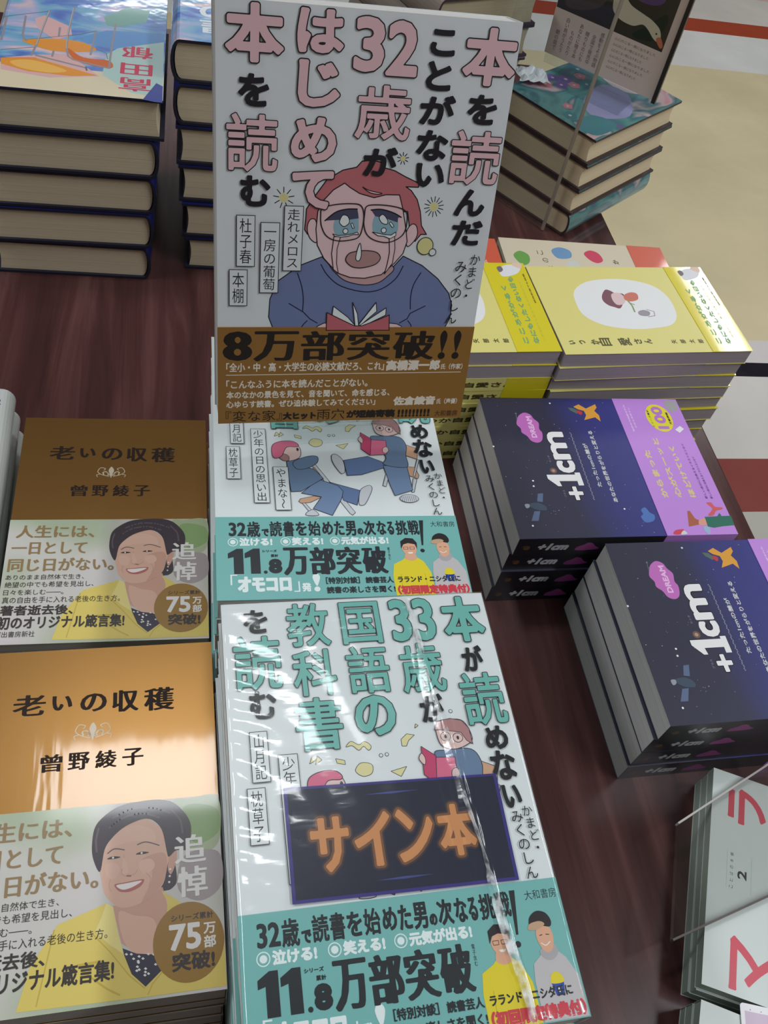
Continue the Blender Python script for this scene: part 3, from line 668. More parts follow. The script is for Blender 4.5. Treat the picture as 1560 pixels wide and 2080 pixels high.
def band_school(a):
    wh = mat((228, 240, 240), .34); dkC = mat((36, 42, 48), .34)
    a.text('32', 6.5, 38.0, 15.3, 46.8, dkC, .35)
    for ch, u0, u1, v0, v1 in [('歳', 15.7, 22.5, 37.4, 47.4), ('で', 23.1, 26.9, 37.8, 42.6), ('読', 27.3, 33.7, 37.6, 47.4), ('書', 34.2, 40.0, 37.6, 47.4), ('を', 40.7, 46.6, 38, 47), ('始', 47.3, 53.8, 37.8, 47.4), ('め', 54.5, 60.3, 38.4, 47), ('た', 60.9, 66.2, 38, 47.2),
                               ('男', 66.8, 72.5, 37.6, 47.4), ('の', 73.0, 76.2, 38.2, 42.6), ('次', 76.6, 82.9, 37.8, 47.4), ('な', 83.6, 88.7, 38, 47.2), ('る', 89.1, 92.9, 38, 46.8), ('挑', 93.7, 100.1, 37.8, 47.4), ('戦', 100.5, 106.6, 37.8, 47.4)]:
        a.text(ch, u0, v0, u1, v1, dkC, .23 if ch in '書読歳始挑戦' else .3)
    a.blob([(107.2, 47.4), (109.6, 47.4), (107.2, 31), (106.2, 31)], dkC, sm=False); a.disc(106.2, 27.6, 1.2, dkC)
    a.text('大和書房', 113.2, 43.0, 126.6, 46.6, dkC, .05)
    for u, st, u1 in [(8.4, '泣ける!', 28.3), (35, '笑える!', 54.4), (60.5, '元気が出る!', 88.8)]:
        a.disc(u, 34.4, 2.6, wh); a.up(); a.disc(u, 34.4, 2.2, teal); a.up(); a.disc(u, 34.4, 1.4, wh); a.up(); a.text(st, u + 3.2, 31.9, u1, 37.0, wh, .28)
    for u in (5.9, 14.2): a.poly([(u + 2.6, 15), (u + 7.4, 15), (u + 7.4, 30.2), (u + 4.2, 30.2), (u - .2, 27.4), (u - .2, 24.4), (u + 2.6, 25.2)], dkC)
    a.disc(24, 15.8, .95, dkC); a.text('8', 25.6, 14.9, 32.4, 23.8, dkC, .8, True)
    a.text('シリーズ', 22.8, 27.8, 30.2, 29.4, dkC, .08); a.text('累計', 27, 24.8, 30.8, 26.6, dkC, .08)
    for i, ch in enumerate('万部突破'): a.text(ch, 33 + i*13.5, 13.8, 46 + i*13.5, 30.6, dkC, .18, contrast=.55)
    a.column('電子含む', 87.4, 22, 88.8, 30, dkC)
    a.text('「', 6.6, 8.5, 10, 14.6, wh, .1); a.text('オモコロ', 10, 4.2, 36.4, 13.4, wh, .6, True); a.text('」', 37.4, 3.8, 40.4, 10, wh, .1); a.text('発', 41.4, 3.8, 46.0, 9, wh, .25)
    a.blob([(47, 12.4), (48.9, 14.8), (50.8, 12.4), (49.4, 7.6), (48.4, 7.6)], wh); a.disc(48.9, 5.2, 1.5, wh)
    # two men
    yl = mat((226, 208, 44), .34); sk = mat((222, 170, 140), .34); bh = mat((42, 36, 40), .34); gy = mat((192, 188, 190), .34); bl = mat((44, 74, 170), .34); tn = mat((196, 160, 130), .34)
    a.blob([(88.6, .2), (88.4, 12), (89.6, 19.2), (94.6, 21.8), (97.2, 24.2), (101.4, 24.2), (105.6, 20.8), (108.6, 14), (109.2, .2)], yl, sm=False)
    a.line([(92, 0.4), (92.6, 13)], .3, mat((196, 178, 30), .34)); a.line([(105.4, 0.4), (105.2, 13)], .3, mat((196, 178, 30), .34))
    a.up(); a.blob([(96.2, 22.6), (97, 26), (101.4, 26), (102.4, 22.6), (99.6, 21.2)], sk)
    a.blob([(95.6, 30), (96.2, 26.4), (98.8, 23.8), (101.2, 24.4), (102.8, 27), (103, 31.5), (99, 33.4)], sk); a.blob([(94.9, 29), (95, 33.6), (98, 35.8), (102, 35.4), (103.8, 32.6), (103.4, 28.4), (102.5, 31.6), (99, 32.4), (96.3, 31.6)], bh, sm=False)
    for u in (97.4, 100.8): a.line([(u-1.2, 29.9), (u+1.2, 29.9), (u+1.1, 28.4), (u-1.1, 28.4), (u-1.2, 29.9)], .22, bh)
    a.poly([(98, 26.6), (101, 26.6), (100.4, 25.7), (98.6, 25.7)], mat((240, 236, 230), .34))
    a.blob([(109.6, .2), (109.6, 14), (110.6, 20), (114, 22.6), (120, 24.6), (124, 21), (127.4, 14), (127.6, .2)], gy, sm=False)
    a.blob([(114.4, 24.4), (119.8, 26.4), (121.6, 23.2), (118.6, 20.6), (115.2, 21.4)], mat((172, 168, 172), .34)); a.blob([(114.2, 30.5), (114.8, 26.2), (117, 23.4), (119.6, 24.4), (121, 28.6), (120, 32.4), (116.4, 33.4)], sk)
    a.line(smooth([(115.6, 26.9), (117.2, 25.9), (119.2, 27.0)], False), .35, mat((240, 236, 230), .34)); a.line([(115.6, 29.6), (116.6, 29.8)], .3, bh); a.line([(118.2, 29.8), (119.4, 29.6)], .3, bh)
    a.blob([(112.6, 32.6), (113, 36.4), (116.4, 38.6), (120, 37.6), (121.6, 34.6), (120.6, 32.4), (117, 33.0)], bh); a.blob([(111.6, 32.2), (112.6, 34.2), (116.8, 34.8), (118.6, 33.4), (115, 31.8)], tn)
    a.poly([(115.8, 12.6), (120.8, 12.6), (120, 8.2), (116.8, 8.2)], bl); a.blob([(115.9, 12.6), (116.4, 15.4), (118.4, 16.4), (120.4, 15.2), (120.8, 12.6)], yl); a.up()
    a.disc(118.4, 10.2, .5, wh, .9); a.up(3)
    a.text('［特別対談］', 53.6, 8.0, 70.8, 12.0, dkC, .12); a.text('読書芸人', 73.8, 7.9, 88.2, 11.8, dkC, .12); a.text('ラランド・ニシダ氏に', 90.4, 7.9, 123.4, 11.8, dkC, .14)
    a.text('読書の楽しさを聞く!', 53.6, 2.4, 88.4, 6.4, dkC, .12); a.text('（初回限定特典付）', 89.6, .8, 127.2, 6.3, red_i, .32)
def school(art): return paperback(128, 188, 17.2, paperC, pgW, 'right', (up_frame(128, 188), cover_school) if art else None, ((-64, 64, -94, -43.6), teal), band_school if art else None)
sF = school(True); sU = school(False)
sB = copy_tree(sF)
stack(sF, sU, 12, 17.2, 0.0167, 0.0374, 128, 188, 1.06, lambda i, n: ('white paperback with teal characters, shrink-wrapped, lying under the dark sign card' if i == 0 else 'white teal-banded paperback, %s in the front central pile' % which(i, n)), 'book', 'white and teal paperbacks in the front central pile', 1.2, .5, h=.2110)
stack(sB, sU, 12, 16.6, 0.0120, 0.2336, 128, 188, -0.39, lambda i, n: ('white teal-banded paperback lying beneath the upright crying reader book, cartoon boys on its cover' if i == 0 else 'white teal-banded paperback, %s in the pile under the clear stand' % which(i, n)), 'book', 'white and teal paperbacks in the rear central pile', 1.2, .5, h=.2008)

# sign card slipped on the wrapped book
cardT = Vector((0.0167, 0.0374, 0.2110)); ct, sn = math.cos(R(1.06)), math.sin(R(1.06))
def cw(u, v): return (cardT.x + (ct*u - sn*v)*MM, cardT.y + (sn*u + ct*v)*MM)
cx0, cy0 = cw(66.9, 74.2)
vio = mat((62, 56, 128), .3); nav = mat((34, 40, 58), .34)
def card_frame(u, v): return (u - 66.9, v - 74.2)
ca = Art(0.34, card_frame)
ca.add([((u-66.9)*MM, (v-74.2)*MM, z*MM) for z in (0, .34) for u, v in [(20.8, 52.0), (112.4, 50.9), (113.2, 95.4), (21.2, 97.6)]], [(3,2,1,0), (4,5,6,7), (0,1,5,4), (1,2,6,5), (2,3,7,6), (3,0,4,7)], vio)
ca.poly([(22.2, 53.2), (111.0, 52.2), (111.7, 94.4), (22.6, 96.4)], nav); ca.up()
org = mat((204, 142, 92), .34); halo = mat((120, 84, 62), .34); bar = mat((70, 76, 140), .34)
for k, (r_, m_) in enumerate([(2.0, mat((66, 54, 58), .34)), (1.3, halo), (0.35, org)]):
    for i, ch in enumerate('サイン本'):
        u = 30.5 + i*17.6; ca.text(ch, u - r_, 62.5 + i*.25 - r_, u + 15.0 + r_, 83.5 + i*.1 + r_, m_, r_ + .35, True)
    ca.up()
for u, v in [(66, 91.5), (66, 57)]: ca.poly([(u-12, v), (u, v+.5), (u+12, v), (u, v-.5)], bar)
sg = ca.build('sign_card'); sg.location = (cx0, cy0, 0.2110 + 0.00095); sg.rotation_euler = (0, 0, R(1.06))
tag(sg, 'dark navy card with glowing orange katakana lying on the wrapped paperback', 'card')

# cling wrap of the front book
film = clear('cling_wrap', 0.12, (1, 1, 1), 0.08, ((14, 60, 14), 35, 0.55), fk=.5)
def wrap():
    NX, NY = 70, 90; W, D = 131.0, 191.0
    mb = MB(); vs = []
    rr = random.Random(3)
    for j in range(NY+1):
        for i in range(NX+1):
            u = i/NX; v = j/NY
            x = u*128; y = v*188
            z = 1.5
            rid = 88 + 14*(1-v) if v > .5 else 95 + 14*(.5-v)*2*.9                     # long fold running down the right side
            dx = x - (88 + (1-v)*17)
            z += 1.5*math.exp(-(dx/1.3)**2) + .35*math.sin(dx*1.3)*math.exp(-(dx/9)**2)
            z += .55*math.exp(-(x/20)**2)*math.sin(y*.55 + x*.22 + 1.6*math.sin(y*.09)) * math.exp(-((y-120)/60)**2)
            z += .18*math.sin(x*.31 + y*.12)
            e = min(x, 128-x, y, 188-y)
            if e < 3: z -= (1 - e/3)*.9
            vs.append(((x-64)*MM*1.005, (y-94)*MM*1.004, z*MM))
    fs = [(j*(NX+1)+i, j*(NX+1)+i+1, (j+1)*(NX+1)+i+1, (j+1)*(NX+1)+i) for j in range(NY) for i in range(NX)]
    mb.add(vs, fs, film)
    # sides
    k = len(vs); rim = [i for i in range(NX+1)] + [j*(NX+1)+NX for j in range(1, NY+1)] + [NY*(NX+1)+i for i in range(NX-1, -1, -1)] + [j*(NX+1) for j in range(NY-1, 0, -1)]
    low = [(vs[i][0], vs[i][1], -0.0172) for i in rim]
    n = len(rim); b = MB()
    mb.v += low
    for q in range(n): mb.f.append([rim[q], k+q, k+(q+1) % n, rim[(q+1) % n]]); mb.mi.append(0)
    o = mb.build('cling_wrap', sF)
    for p in o.data.polygons: p.use_smooth = True
    o.location = (0, 0, 17.2*MM)
    # milky crease where the film gathers, whitened to carry the fold's highlight
    m = bpy.data.materials.new('whitened_crease'); m.use_nodes = True
    n_, l_ = m.node_tree.nodes, m.node_tree.links; pb_ = n_['Principled BSDF']
    pb_.inputs['Base Color'].default_value = (.9, .93, .95, 1); pb_.inputs['Roughness'].default_value = .25
    tc = n_.new('ShaderNodeTexCoord'); nz = n_.new('ShaderNodeTexNoise'); nz.inputs['Scale'].default_value = 150; nz.inputs['Detail'].default_value = 5
    mr = n_.new('ShaderNodeMapRange'); mr.inputs[1].default_value = .42; mr.inputs[2].default_value = .62; mr.inputs[3].default_value = .05; mr.inputs[4].default_value = .8
    l_.new(tc.outputs['Object'], nz.inputs[0]); l_.new(nz.outputs[0], mr.inputs[0]); l_.new(mr.outputs[0], pb_.inputs['Alpha'])
    cr_ = MB(); left = []; right = []; rr = random.Random(8)
    for j in range(61):
        v = j/60; x = 88 + (1-v)*17 + .5*math.sin(v*23); wd_ = .45 + .5*abs(math.sin(v*9.0)) + rr.uniform(0, .35) + (.9 if v < .3 else 0)
        left.append(((x-wd_-64)*MM*1.005, (v*188-94)*MM*1.004, 2.2*MM)); right.append(((x+wd_-64)*MM*1.005, (v*188-94)*MM*1.004, 2.2*MM))
    mid = [((p[0]+q[0])/2, p[1], 3.3*MM) for p, q in zip(left, right)]
    cr_.add(left + mid + right, [(i, i+61, i+62, i+1) for i in range(60)] + [(i+61, i+122, i+123, i+62) for i in range(60)], m)
    fo = cr_.build('film_crease', o)
    return o
wrap()

# ================================================================ the golden portrait books
goldcov = mat((150, 110, 60), 0.34, 0.6, 0.9, name='golden_cover')
paper_bump(goldcov, (110, 14, 90), 0.22, 0.0008, 1.0, 'Coat Normal')
pgD = pages((180, 176, 168))
def cover_gold(a):
    k = mat((40, 24, 14), .5, spec=.25); s = mat((214, 200, 176), .3, .5)
    for ch, u0, v0, u1, v1 in [('老', 17.7, 136.5, 33.6, 148.2), ('い', 36.6, 138.4, 46.6, 146.6), ('の', 50.4, 136.6, 63.6, 146.8), ('収', 66.2, 135.4, 79.6, 147.6), ('穫', 82.2, 134.8, 97.6, 147.8)]:
        a.text(ch, u0, v0, u1, v1, k, .12, contrast=.42)
    for i, ch in enumerate('曾野綾子'): a.text(ch, 33.1 + i*12.9, 105.9, 43.4 + i*12.9, 115, k, .08, contrast=.3)
    u, v = 57.2, 125.6
    a.blob([(u, v+5), (u+1.7, v+2), (u+.9, v-1), (u, v-4.4), (u-.9, v-1), (u-1.7, v+2)], s)
    for q in (1, -1):
        a.line(smooth([(u+q*1, v-2.2), (u+q*3, v+.6), (u+q*5, v+.2), (u+q*4.6, v-1.6)], False), .8, s)
        a.line(smooth([(u+q*1.4, v-3.2), (u+q*5.6, v-1.8), (u+q*8.4, v+.6), (u+q*6.8, v+4), (u+q*3.8, v+3.4), (u+q*4.6, v+2)], False), .45, s)
        a.line(smooth([(u+q*7, v-1.4), (u+q*9, v-2), (u+q*8.4, v-3.6)], False), .4, s)
    a.line([(u-2.2, v-2), (u+2.2, v-2)], .7, s)
# portrait paper: soft green and grey backdrop
def backdrop():
    m = bpy.data.materials.new('portrait_paper'); m.use_nodes = True
    n, l, b = nodes(m)
    tc = n.new('ShaderNodeTexCoord'); nz = n.new('ShaderNodeTexNoise'); nz.inputs['Scale'].default_value = 16; nz.inputs['Detail'].default_value = 1
    mp = n.new('ShaderNodeMapping'); mp.inputs['Location'].default_value = (.31, .07, 0)
    cr = n.new('ShaderNodeValToRGB'); e = cr.color_ramp.elements
    for i, (p, c) in enumerate([(.30, (176, 188, 160)), (.42, (206, 204, 196)), (.56, (214, 206, 208)), (.72, (186, 174, 178))]):
        el = e[i] if i < 2 else e.new(p); el.position = p; el.color = (lin(c[0]), lin(c[1]), lin(c[2]), 1)
    l.new(tc.outputs['Object'], mp.inputs[0]); l.new(mp.outputs[0], nz.inputs[0]); l.new(nz.outputs[0], cr.inputs[0]); l.new(cr.outputs[0], b.inputs['Base Color'])
    b.inputs['Roughness'].default_value = .34; b.inputs['Coat Weight'].default_value = .5; b.inputs['Coat Roughness'].default_value = .1
    return m
portrait_paper = backdrop()
def band_gold(a):
    pr = lambda c: mat(c, .34, .5)
    hair = pr((58, 48, 58)); hair2 = pr((96, 82, 92)); skin = pr((226, 182, 160)); sk2 = pr((212, 163, 143)); sk3 = pr((231, 189, 168)); yel = pr((226, 204, 104)); ye2 = pr((204, 178, 72)); ye3 = pr((238, 222, 140)); ink = pr((52, 44, 42)); br = pr((150, 122, 80)); w_ = pr((236, 234, 232)); nv = pr((46, 42, 66)); lip = pr((190, 104, 100)); go = pr((158, 118, 44))
    P = lambda *q: [(51.8 + .0496*x, 90.35 - .0444*y) for x, y in q]
    grn = pr((140, 172, 112)); grn2 = pr((172, 186, 150)); gr = pr((168, 156, 158))
    a.blob([(96, 85.6), (104, 86.4), (117.6, 86.0), (117.8, 66), (112, 60), (104, 62), (100, 74)], grn2); a.blob([(101, 82), (110, 83), (117.6, 79), (117.6, 69), (108, 64), (102, 70)], grn); a.blob([(100, 58), (110, 61), (117.7, 58), (117.7, 44), (108, 38), (98, 44)], gr)
    a.up()
    # hair back, neck, jacket
    a.blob(P((840, 700), (900, 760), (920, 950), (880, 1020), (830, 1040), (780, 1020), (790, 860)), hair)
    a.blob(P((340, 1130), (380, 1290), (430, 1500), (560, 1600), (700, 1640), (760, 1500), (840, 1230), (790, 1000), (560, 1150)), sk2, sm=False)
    a.blob(P((400, 1200), (450, 1480), (560, 1610), (700, 1640), (740, 1450), (700, 1300), (540, 1250)), skin)
    a.blob(P((440, 1545), (560, 1610), (720, 1640), (800, 1700), (800, 1800), (640, 1920), (520, 1790), (460, 1640)), nv, sm=False)
    rr = random.Random(5)
    for i in range(40):
        x = rr.uniform(470, 780); y = rr.uniform(1590, 1880)
        if abs(x-640) < (1920-y)*.62 and (x-440)*.25 + 1560 < y: a.poly([(p[0], p[1]) for p in P((x-14, y), (x, y-12), (x+15, y+4), (x+2, y+14))], w_)
    a.up()
    a.blob(P((-420, 1990), (-330, 1600), (-120, 1250), (100, 1170), (290, 1100), (350, 1140), (400, 1400), (450, 1600), (520, 1790), (640, 1920), (640, 2010)), yel, sm=False)
    a.blob(P((640, 2010), (640, 1920), (780, 1790), (820, 1500), (830, 1150), (780, 1040), (900, 1130), (1200, 1400), (1330, 1500), (1335, 2010)), yel, sm=False)
    a.blob(P((290, 1100), (350, 1140), (400, 1400), (450, 1600), (330, 1500), (200, 1360), (250, 1230)), ye3, sm=False); a.line(P((180, 1380), (330, 1560), (500, 1800), (630, 1930)), .5, ye2); a.line(P((60, 1650), (250, 1640)), 1.0, ye2)
    a.line(smooth(P((100, 1700), (300, 1880), (420, 1960)), False), .8, ye2); a.line(P((790, 1800), (700, 1900), (660, 1990)), .5, ye2); a.line(P((-150, 1300), (-200, 1600), (-260, 1960)), .6, ye2)
    a.up()
    # face
    a.blob(P((250, 560), (225, 750), (240, 860), (270, 1000), (340, 1100), (430, 1160), (560, 1150), (690, 1080), (790, 980), (830, 820), (850, 640), (800, 420), (600, 250), (380, 330)), skin)
    a.blob(P((600, 700), (800, 650), (830, 820), (780, 980), (690, 1080), (600, 1130), (680, 950), (690, 820)), sk2); a.blob(P((250, 560), (330, 400), (540, 330), (700, 400), (720, 520), (560, 500), (400, 520)), sk3)
    a.blob(P((270, 720), (340, 700), (400, 760), (370, 860), (290, 840)), sk3); a.blob(P((580, 720), (680, 700), (720, 780), (650, 850), (590, 810)), sk3)
    a.blob(P((850, 700), (880, 640), (920, 640), (915, 760), (870, 880), (840, 830)), sk2)
    # hair
    a.blob(P((225, 780), (160, 640), (145, 480), (170, 300), (270, 180), (400, 100), (560, 75), (740, 70), (880, 110), (980, 210), (1050, 340), (1060, 480), (1020, 640), (920, 640), (850, 700), (830, 640), (790, 420), (720, 310), (640, 270), (540, 290), (420, 350), (320, 450), (260, 560)), hair)
    for q in ([(330, 230), (500, 150), (700, 160), (860, 230)], [(300, 330), (420, 240), (600, 210), (760, 270)], [(880, 200), (960, 320), (980, 460)], [(200, 330), (180, 450), (190, 570)]): a.line(smooth(P(*q), False), .9, hair2)
    a.up()
    # features
    a.line(smooth(P((290, 600), (350, 560), (440, 580)), False), .5, hair2); a.line(smooth(P((560, 540), (640, 520), (760, 570)), False), .5, hair2)
    for x, y in [(345, 648), (605, 630)]:
        a.blob(P((x-60, y+10), (x-10, y-12), (x+62, y+2), (x+10, y+16)), ink); a.disc(*P((x-6, y+2))[0], .5, w_)
    a.line(smooth(P((440, 640), (430, 740), (420, 820), (470, 855), (540, 835), (560, 800)), False), .4, sk2); a.blob(P((440, 660), (480, 780), (470, 830), (420, 820), (425, 740)), sk3); a.line(P((470, 850), (500, 855)), .7, mat((160, 104, 92), .34, .5))
    a.blob(P((360, 925), (440, 915), (540, 905), (622, 905), (590, 970), (500, 1010), (420, 1005), (380, 975)), lip); a.blob(P((375, 935), (460, 925), (600, 915), (540, 960), (460, 985), (410, 975)), mat((244, 238, 234), .34, .5))
    a.line(smooth(P((640, 840), (680, 900), (665, 980)), False), .35, sk2); a.line(smooth(P((320, 870), (310, 930), (330, 990)), False), .35, sk2); a.up()
    for q in [(860, 830), (855, 900), (850, 960)]: a.disc(*P(q)[0], .5, w_)
    a.up()
    # writing
    for st, u0, v0, u1, v1 in [('人生には、', 4.3, 73.2, 49.8, 82.6), ('一日として', 2.9, 61, 46.1, 69.9), ('同じ日がない。', 2.2, 48.6, 62.4, 58.2)]: a.text(st, u0, v0, u1, v1, br, .08, contrast=.22)
    for st, u0, v0, u1, v1 in [('ありのまま自然体で生き、', 2, 42.8, 45.7, 46.4), ('絶望の中でも希望を見出し、', 2.1, 37.5, 51.5, 41.4), ('日々を楽しむ――。', 1.9, 32.3, 34.9, 36), ('真の自由を手に入れる老後の生き方。', 1.8, 26.7, 67, 31)]: a.text(st, u0, v0, u1, v1, ink, .07)
    a.text('著者逝去後、', 1.5, 18.5, 41.2, 25.3, ink, .2); a.text('初のオリジナル箴言集!', 1.1, 9.4, 70.2, 18, ink, .22); a.text('河出書房新社', .3, 4.4, 21.7, 8.2, ink, .05, contrast=.08)
    a.text('追', 96.6, 55.4, 111.2, 68.6, w_, .12, contrast=.32); a.text('悼', 97.6, 40.2, 111.4, 53.8, w_, .12, contrast=.32)
    a.up(3); a.disc(102.2, 21.2, 15.6, go, 16.8, n=40); a.up(2)
    a.text('シリーズ累計', 94.6, 30, 113.4, 33, ink, .08); a.text('75', 93.6, 17.8, 107.7, 28.9, w_, .45); a.text('万', 108.8, 23.4, 114.2, 28.2, w_, .15); a.text('部', 108.8, 17.6, 114.2, 22.8, w_, .15); a.text('突破!', 94.8, 9.2, 113.4, 16.8, ink, .3)
def gold_book(art, w=118): return paperback(w, 173.5, 21.6, goldcov, pgD, 'right', (up_frame(w, 173.5), cover_gold) if art else None, ((-w/2, w/2, -86.75, 0.3), portrait_paper), band_gold if art else None)
gF = gold_book(True); gU = gold_book(False); gB = copy_tree(gF)
stack(gF, gU, 6, 21.6, -0.1046, 0.0757, 118, 173.5, 1.0, lambda i, n: 'golden paperback with smiling woman in yellow, %s in nearer left pile' % which(i, n), 'book', 'golden portrait paperbacks in the nearer pile', 1, .6, h=.131)
stack(gB, gU, 5, 21.6, -0.1085, 0.2672, 118, 173.5, -0.4, lambda i, n: 'golden paperback with smiling woman in yellow, %s in farther left pile' % which(i, n), 'book', 'golden portrait paperbacks in the farther pile', 1, .6, h=.1085)

# ================================================================ white books at the left frame edge
wcov = mat((206, 212, 208), .35, .3, name='white_jacket'); pgW2 = pages((190, 190, 182), .2)
def w_spine():
    def art(a):
        g_ = mat((92, 98, 104), .4)
        rr = random.Random(9)
        for i in range(34): a.disc(rr.uniform(118.5, 121.5), 8 + i*4.9 + rr.uniform(-1, 1), rr.uniform(.4, 1.0), g_, rr.uniform(.6, 1.6), n=7)
    return art
wT = hardcover(128, 180, 19.5, wcov, pgW2, wcov, 'right', (up_frame(128, 180), w_spine()))
wU = hardcover(128, 180, 19.5, wcov, pgW2, wcov, 'right')
stack(wT, copy_tree(wT), 6, 19.5, -0.2415, 0.2775, 128, 180, 0.6, lambda i, n: 'white round-backed book at left picture edge, %s in its pile' % which(i, n), 'book', 'white round-backed books at the left edge', 0.5, .2, h=.117, drift=(.5, 0))
for o in [wU] + list(wU.children): bpy.data.objects.remove(o)

# ================================================================ the night-sky books
night = ramp_mat('night_cover', [(0.0, (50, 50, 66)), (0.42, (52, 52, 74)), (0.62, (56, 58, 120)), (1.0, (62, 64, 140))], 0, -0.087, 0.062, .40, 0.0, noise=.02)
nightblk = mat((24, 22, 30), .35)
violet = mat((198, 142, 226), .4, name='violet_band'); pgE = pages((196, 192, 190), .2); pgEy = pages((214, 206, 160), .2)
def cover_night(a):
    wh = mat((236, 236, 236), .4); pk = mat((196, 112, 190), .4); gr = mat((150, 152, 164), .4); og = mat((226, 160, 62), .4); sh = mat((20, 20, 30), .4); brn = mat((120, 88, 72), .4)
    rr = random.Random(21)
    for i in range(60): a.disc(rr.uniform(3, 138), rr.uniform(60, 172), rr.choice((.25, .3, .45)), gr, n=6)
    for q in ([(88.3, 173.8)], [(11.6, 161.2)], [(48.5, 151.1)], [(53.7, 150.3)], [(135.3, 114.9)], [(25.7, 84.5)]): a.disc(*q[0], .8, wh, n=8)
    a.up()
    # pink cloud with word
    a.blob([(121.5, 144.9), (124.5, 139.8), (122.4, 135.1), (117.9, 133.4), (113.4, 130.4), (106.8, 131.5), (102.4, 130.1), (94.9, 132.2), (92.2, 136.6), (94.1, 141.3), (99.1, 143.6), (102.9, 147.1), (107.2, 147.0), (111.7, 149.2), (117.1, 147.5)], pk)
    a.text('DREAM', 97.5, 135.4, 120.5, 139.8, mat((236, 190, 232), .4), .25)
    a.text('ドリーム', 116, 146.6, 124.4, 148.2, gr, .05)
    # big +1cm, letters run away from the near edge
    for r_, m_ in ((1.5, sh), (.75, wh)):
        a.text('+', 35.2 - r_*.8, 113.8 - r_*.8, 47.2 + r_*.8, 124.2 + r_*.8, m_, r_, True)
        a.poly([(49.0 - r_*.4, 110.6 - r_*.5), (61.2 + r_*.4, 110.6 - r_*.5), (61.2 + r_*.4, 114.6), (59.2 + r_*.4, 114.6), (59.2 + r_*.4, 137.4 + r_*.7), (55.6, 137.4 + r_*.7), (48.6 - r_*.6, 131.4), (48.6 - r_*.6, 128.4), (53.4 - r_*.4, 129.2), (53.4 - r_*.4, 114.6), (49.0 - r_*.4, 114.6)], m_)
        a.text('c', 60.4 - r_*.5 + 1.2, 112.4 - r_*.6, 73.6 + r_*.2, 126.6 + r_*.4, m_, r_ + .45, True)
        a.text('m', 75.0 - r_*.4, 113.4 - r_*.6, 103.4 + r_*.6, 127.0 + r_*.6, m_, r_ + .3, True)
        a.up()
    a.disc(63.5, 131.2, 2.8, brn); a.disc(63.5, 131.2, 1.4, mat((176, 150, 130), .4)); a.up()
    for i in range(58): a.disc(35 + i*1.19, 106.2 + .35*math.sin(i*1.9), .5, gr, n=6)
    a.text('プラス', 37.5, 127.4, 44.5, 129.0, gr, .03); a.text('センチ', 72, 130.6, 79, 132.2, gr, .03)
    cr = mat((206, 206, 206), .4)
    a.text('たった1cmの差が', 47.2, 95.8, 91.4, 99.4, cr, .14); a.text('あなたの世界をがらりと変える', 32.2, 87.2, 105, 91.0, cr, .14)
    # orange starfish kite and satellite and heart
    a.blob([(131.7, 95.3), (134.4, 90.0), (129.7, 84.9), (134.8, 75.2), (130.9, 75.0), (127.3, 78.2), (122.1, 75.5), (115.3, 76.2), (120.0, 79.7), (118.9, 83.1), (116.8, 90.0), (122.4, 86.8), (127.0, 87.4), (128.9, 92.4)], og, sm=False)
    a.blob([(130.7, 100.6), (129.9, 95.7), (125.9, 91.7), (123.7, 94.6), (127.2, 99.1)], mat((88, 110, 100), .4), sm=False); a.blob([(127.6, 93.6), (125.9, 89.5), (122.5, 91.1), (124.4, 93.5)], mat((190, 60, 70), .4))
    for q in ([(41.2, 149.7), (41.5, 145.5), (33.2, 147.9), (33.9, 152.2)], [(24.7, 156.7), (24.8, 152.1), (15.9, 155.7), (15.9, 161.2)]): a.blob(q, mat((92, 108, 140), .4), sm=False)
    a.blob([(31.9, 158.3), (32.5, 151.7), (29.3, 146.7), (25.5, 147.1), (25.9, 154.0), (29.0, 158.9)], mat((64, 78, 96), .4)); a.blob([(31.2, 162.5), (31.4, 159.2), (28.7, 159.4), (27.7, 162.1)], gr)
    a.blob([(24.4, 71.4), (26.7, 67.3), (22.0, 65.2), (19.1, 62.1), (14.1, 64.5), (12.6, 71.5), (17.8, 73.7), (20.4, 71.2)], mat((84, 120, 190), .4))
    a.up()
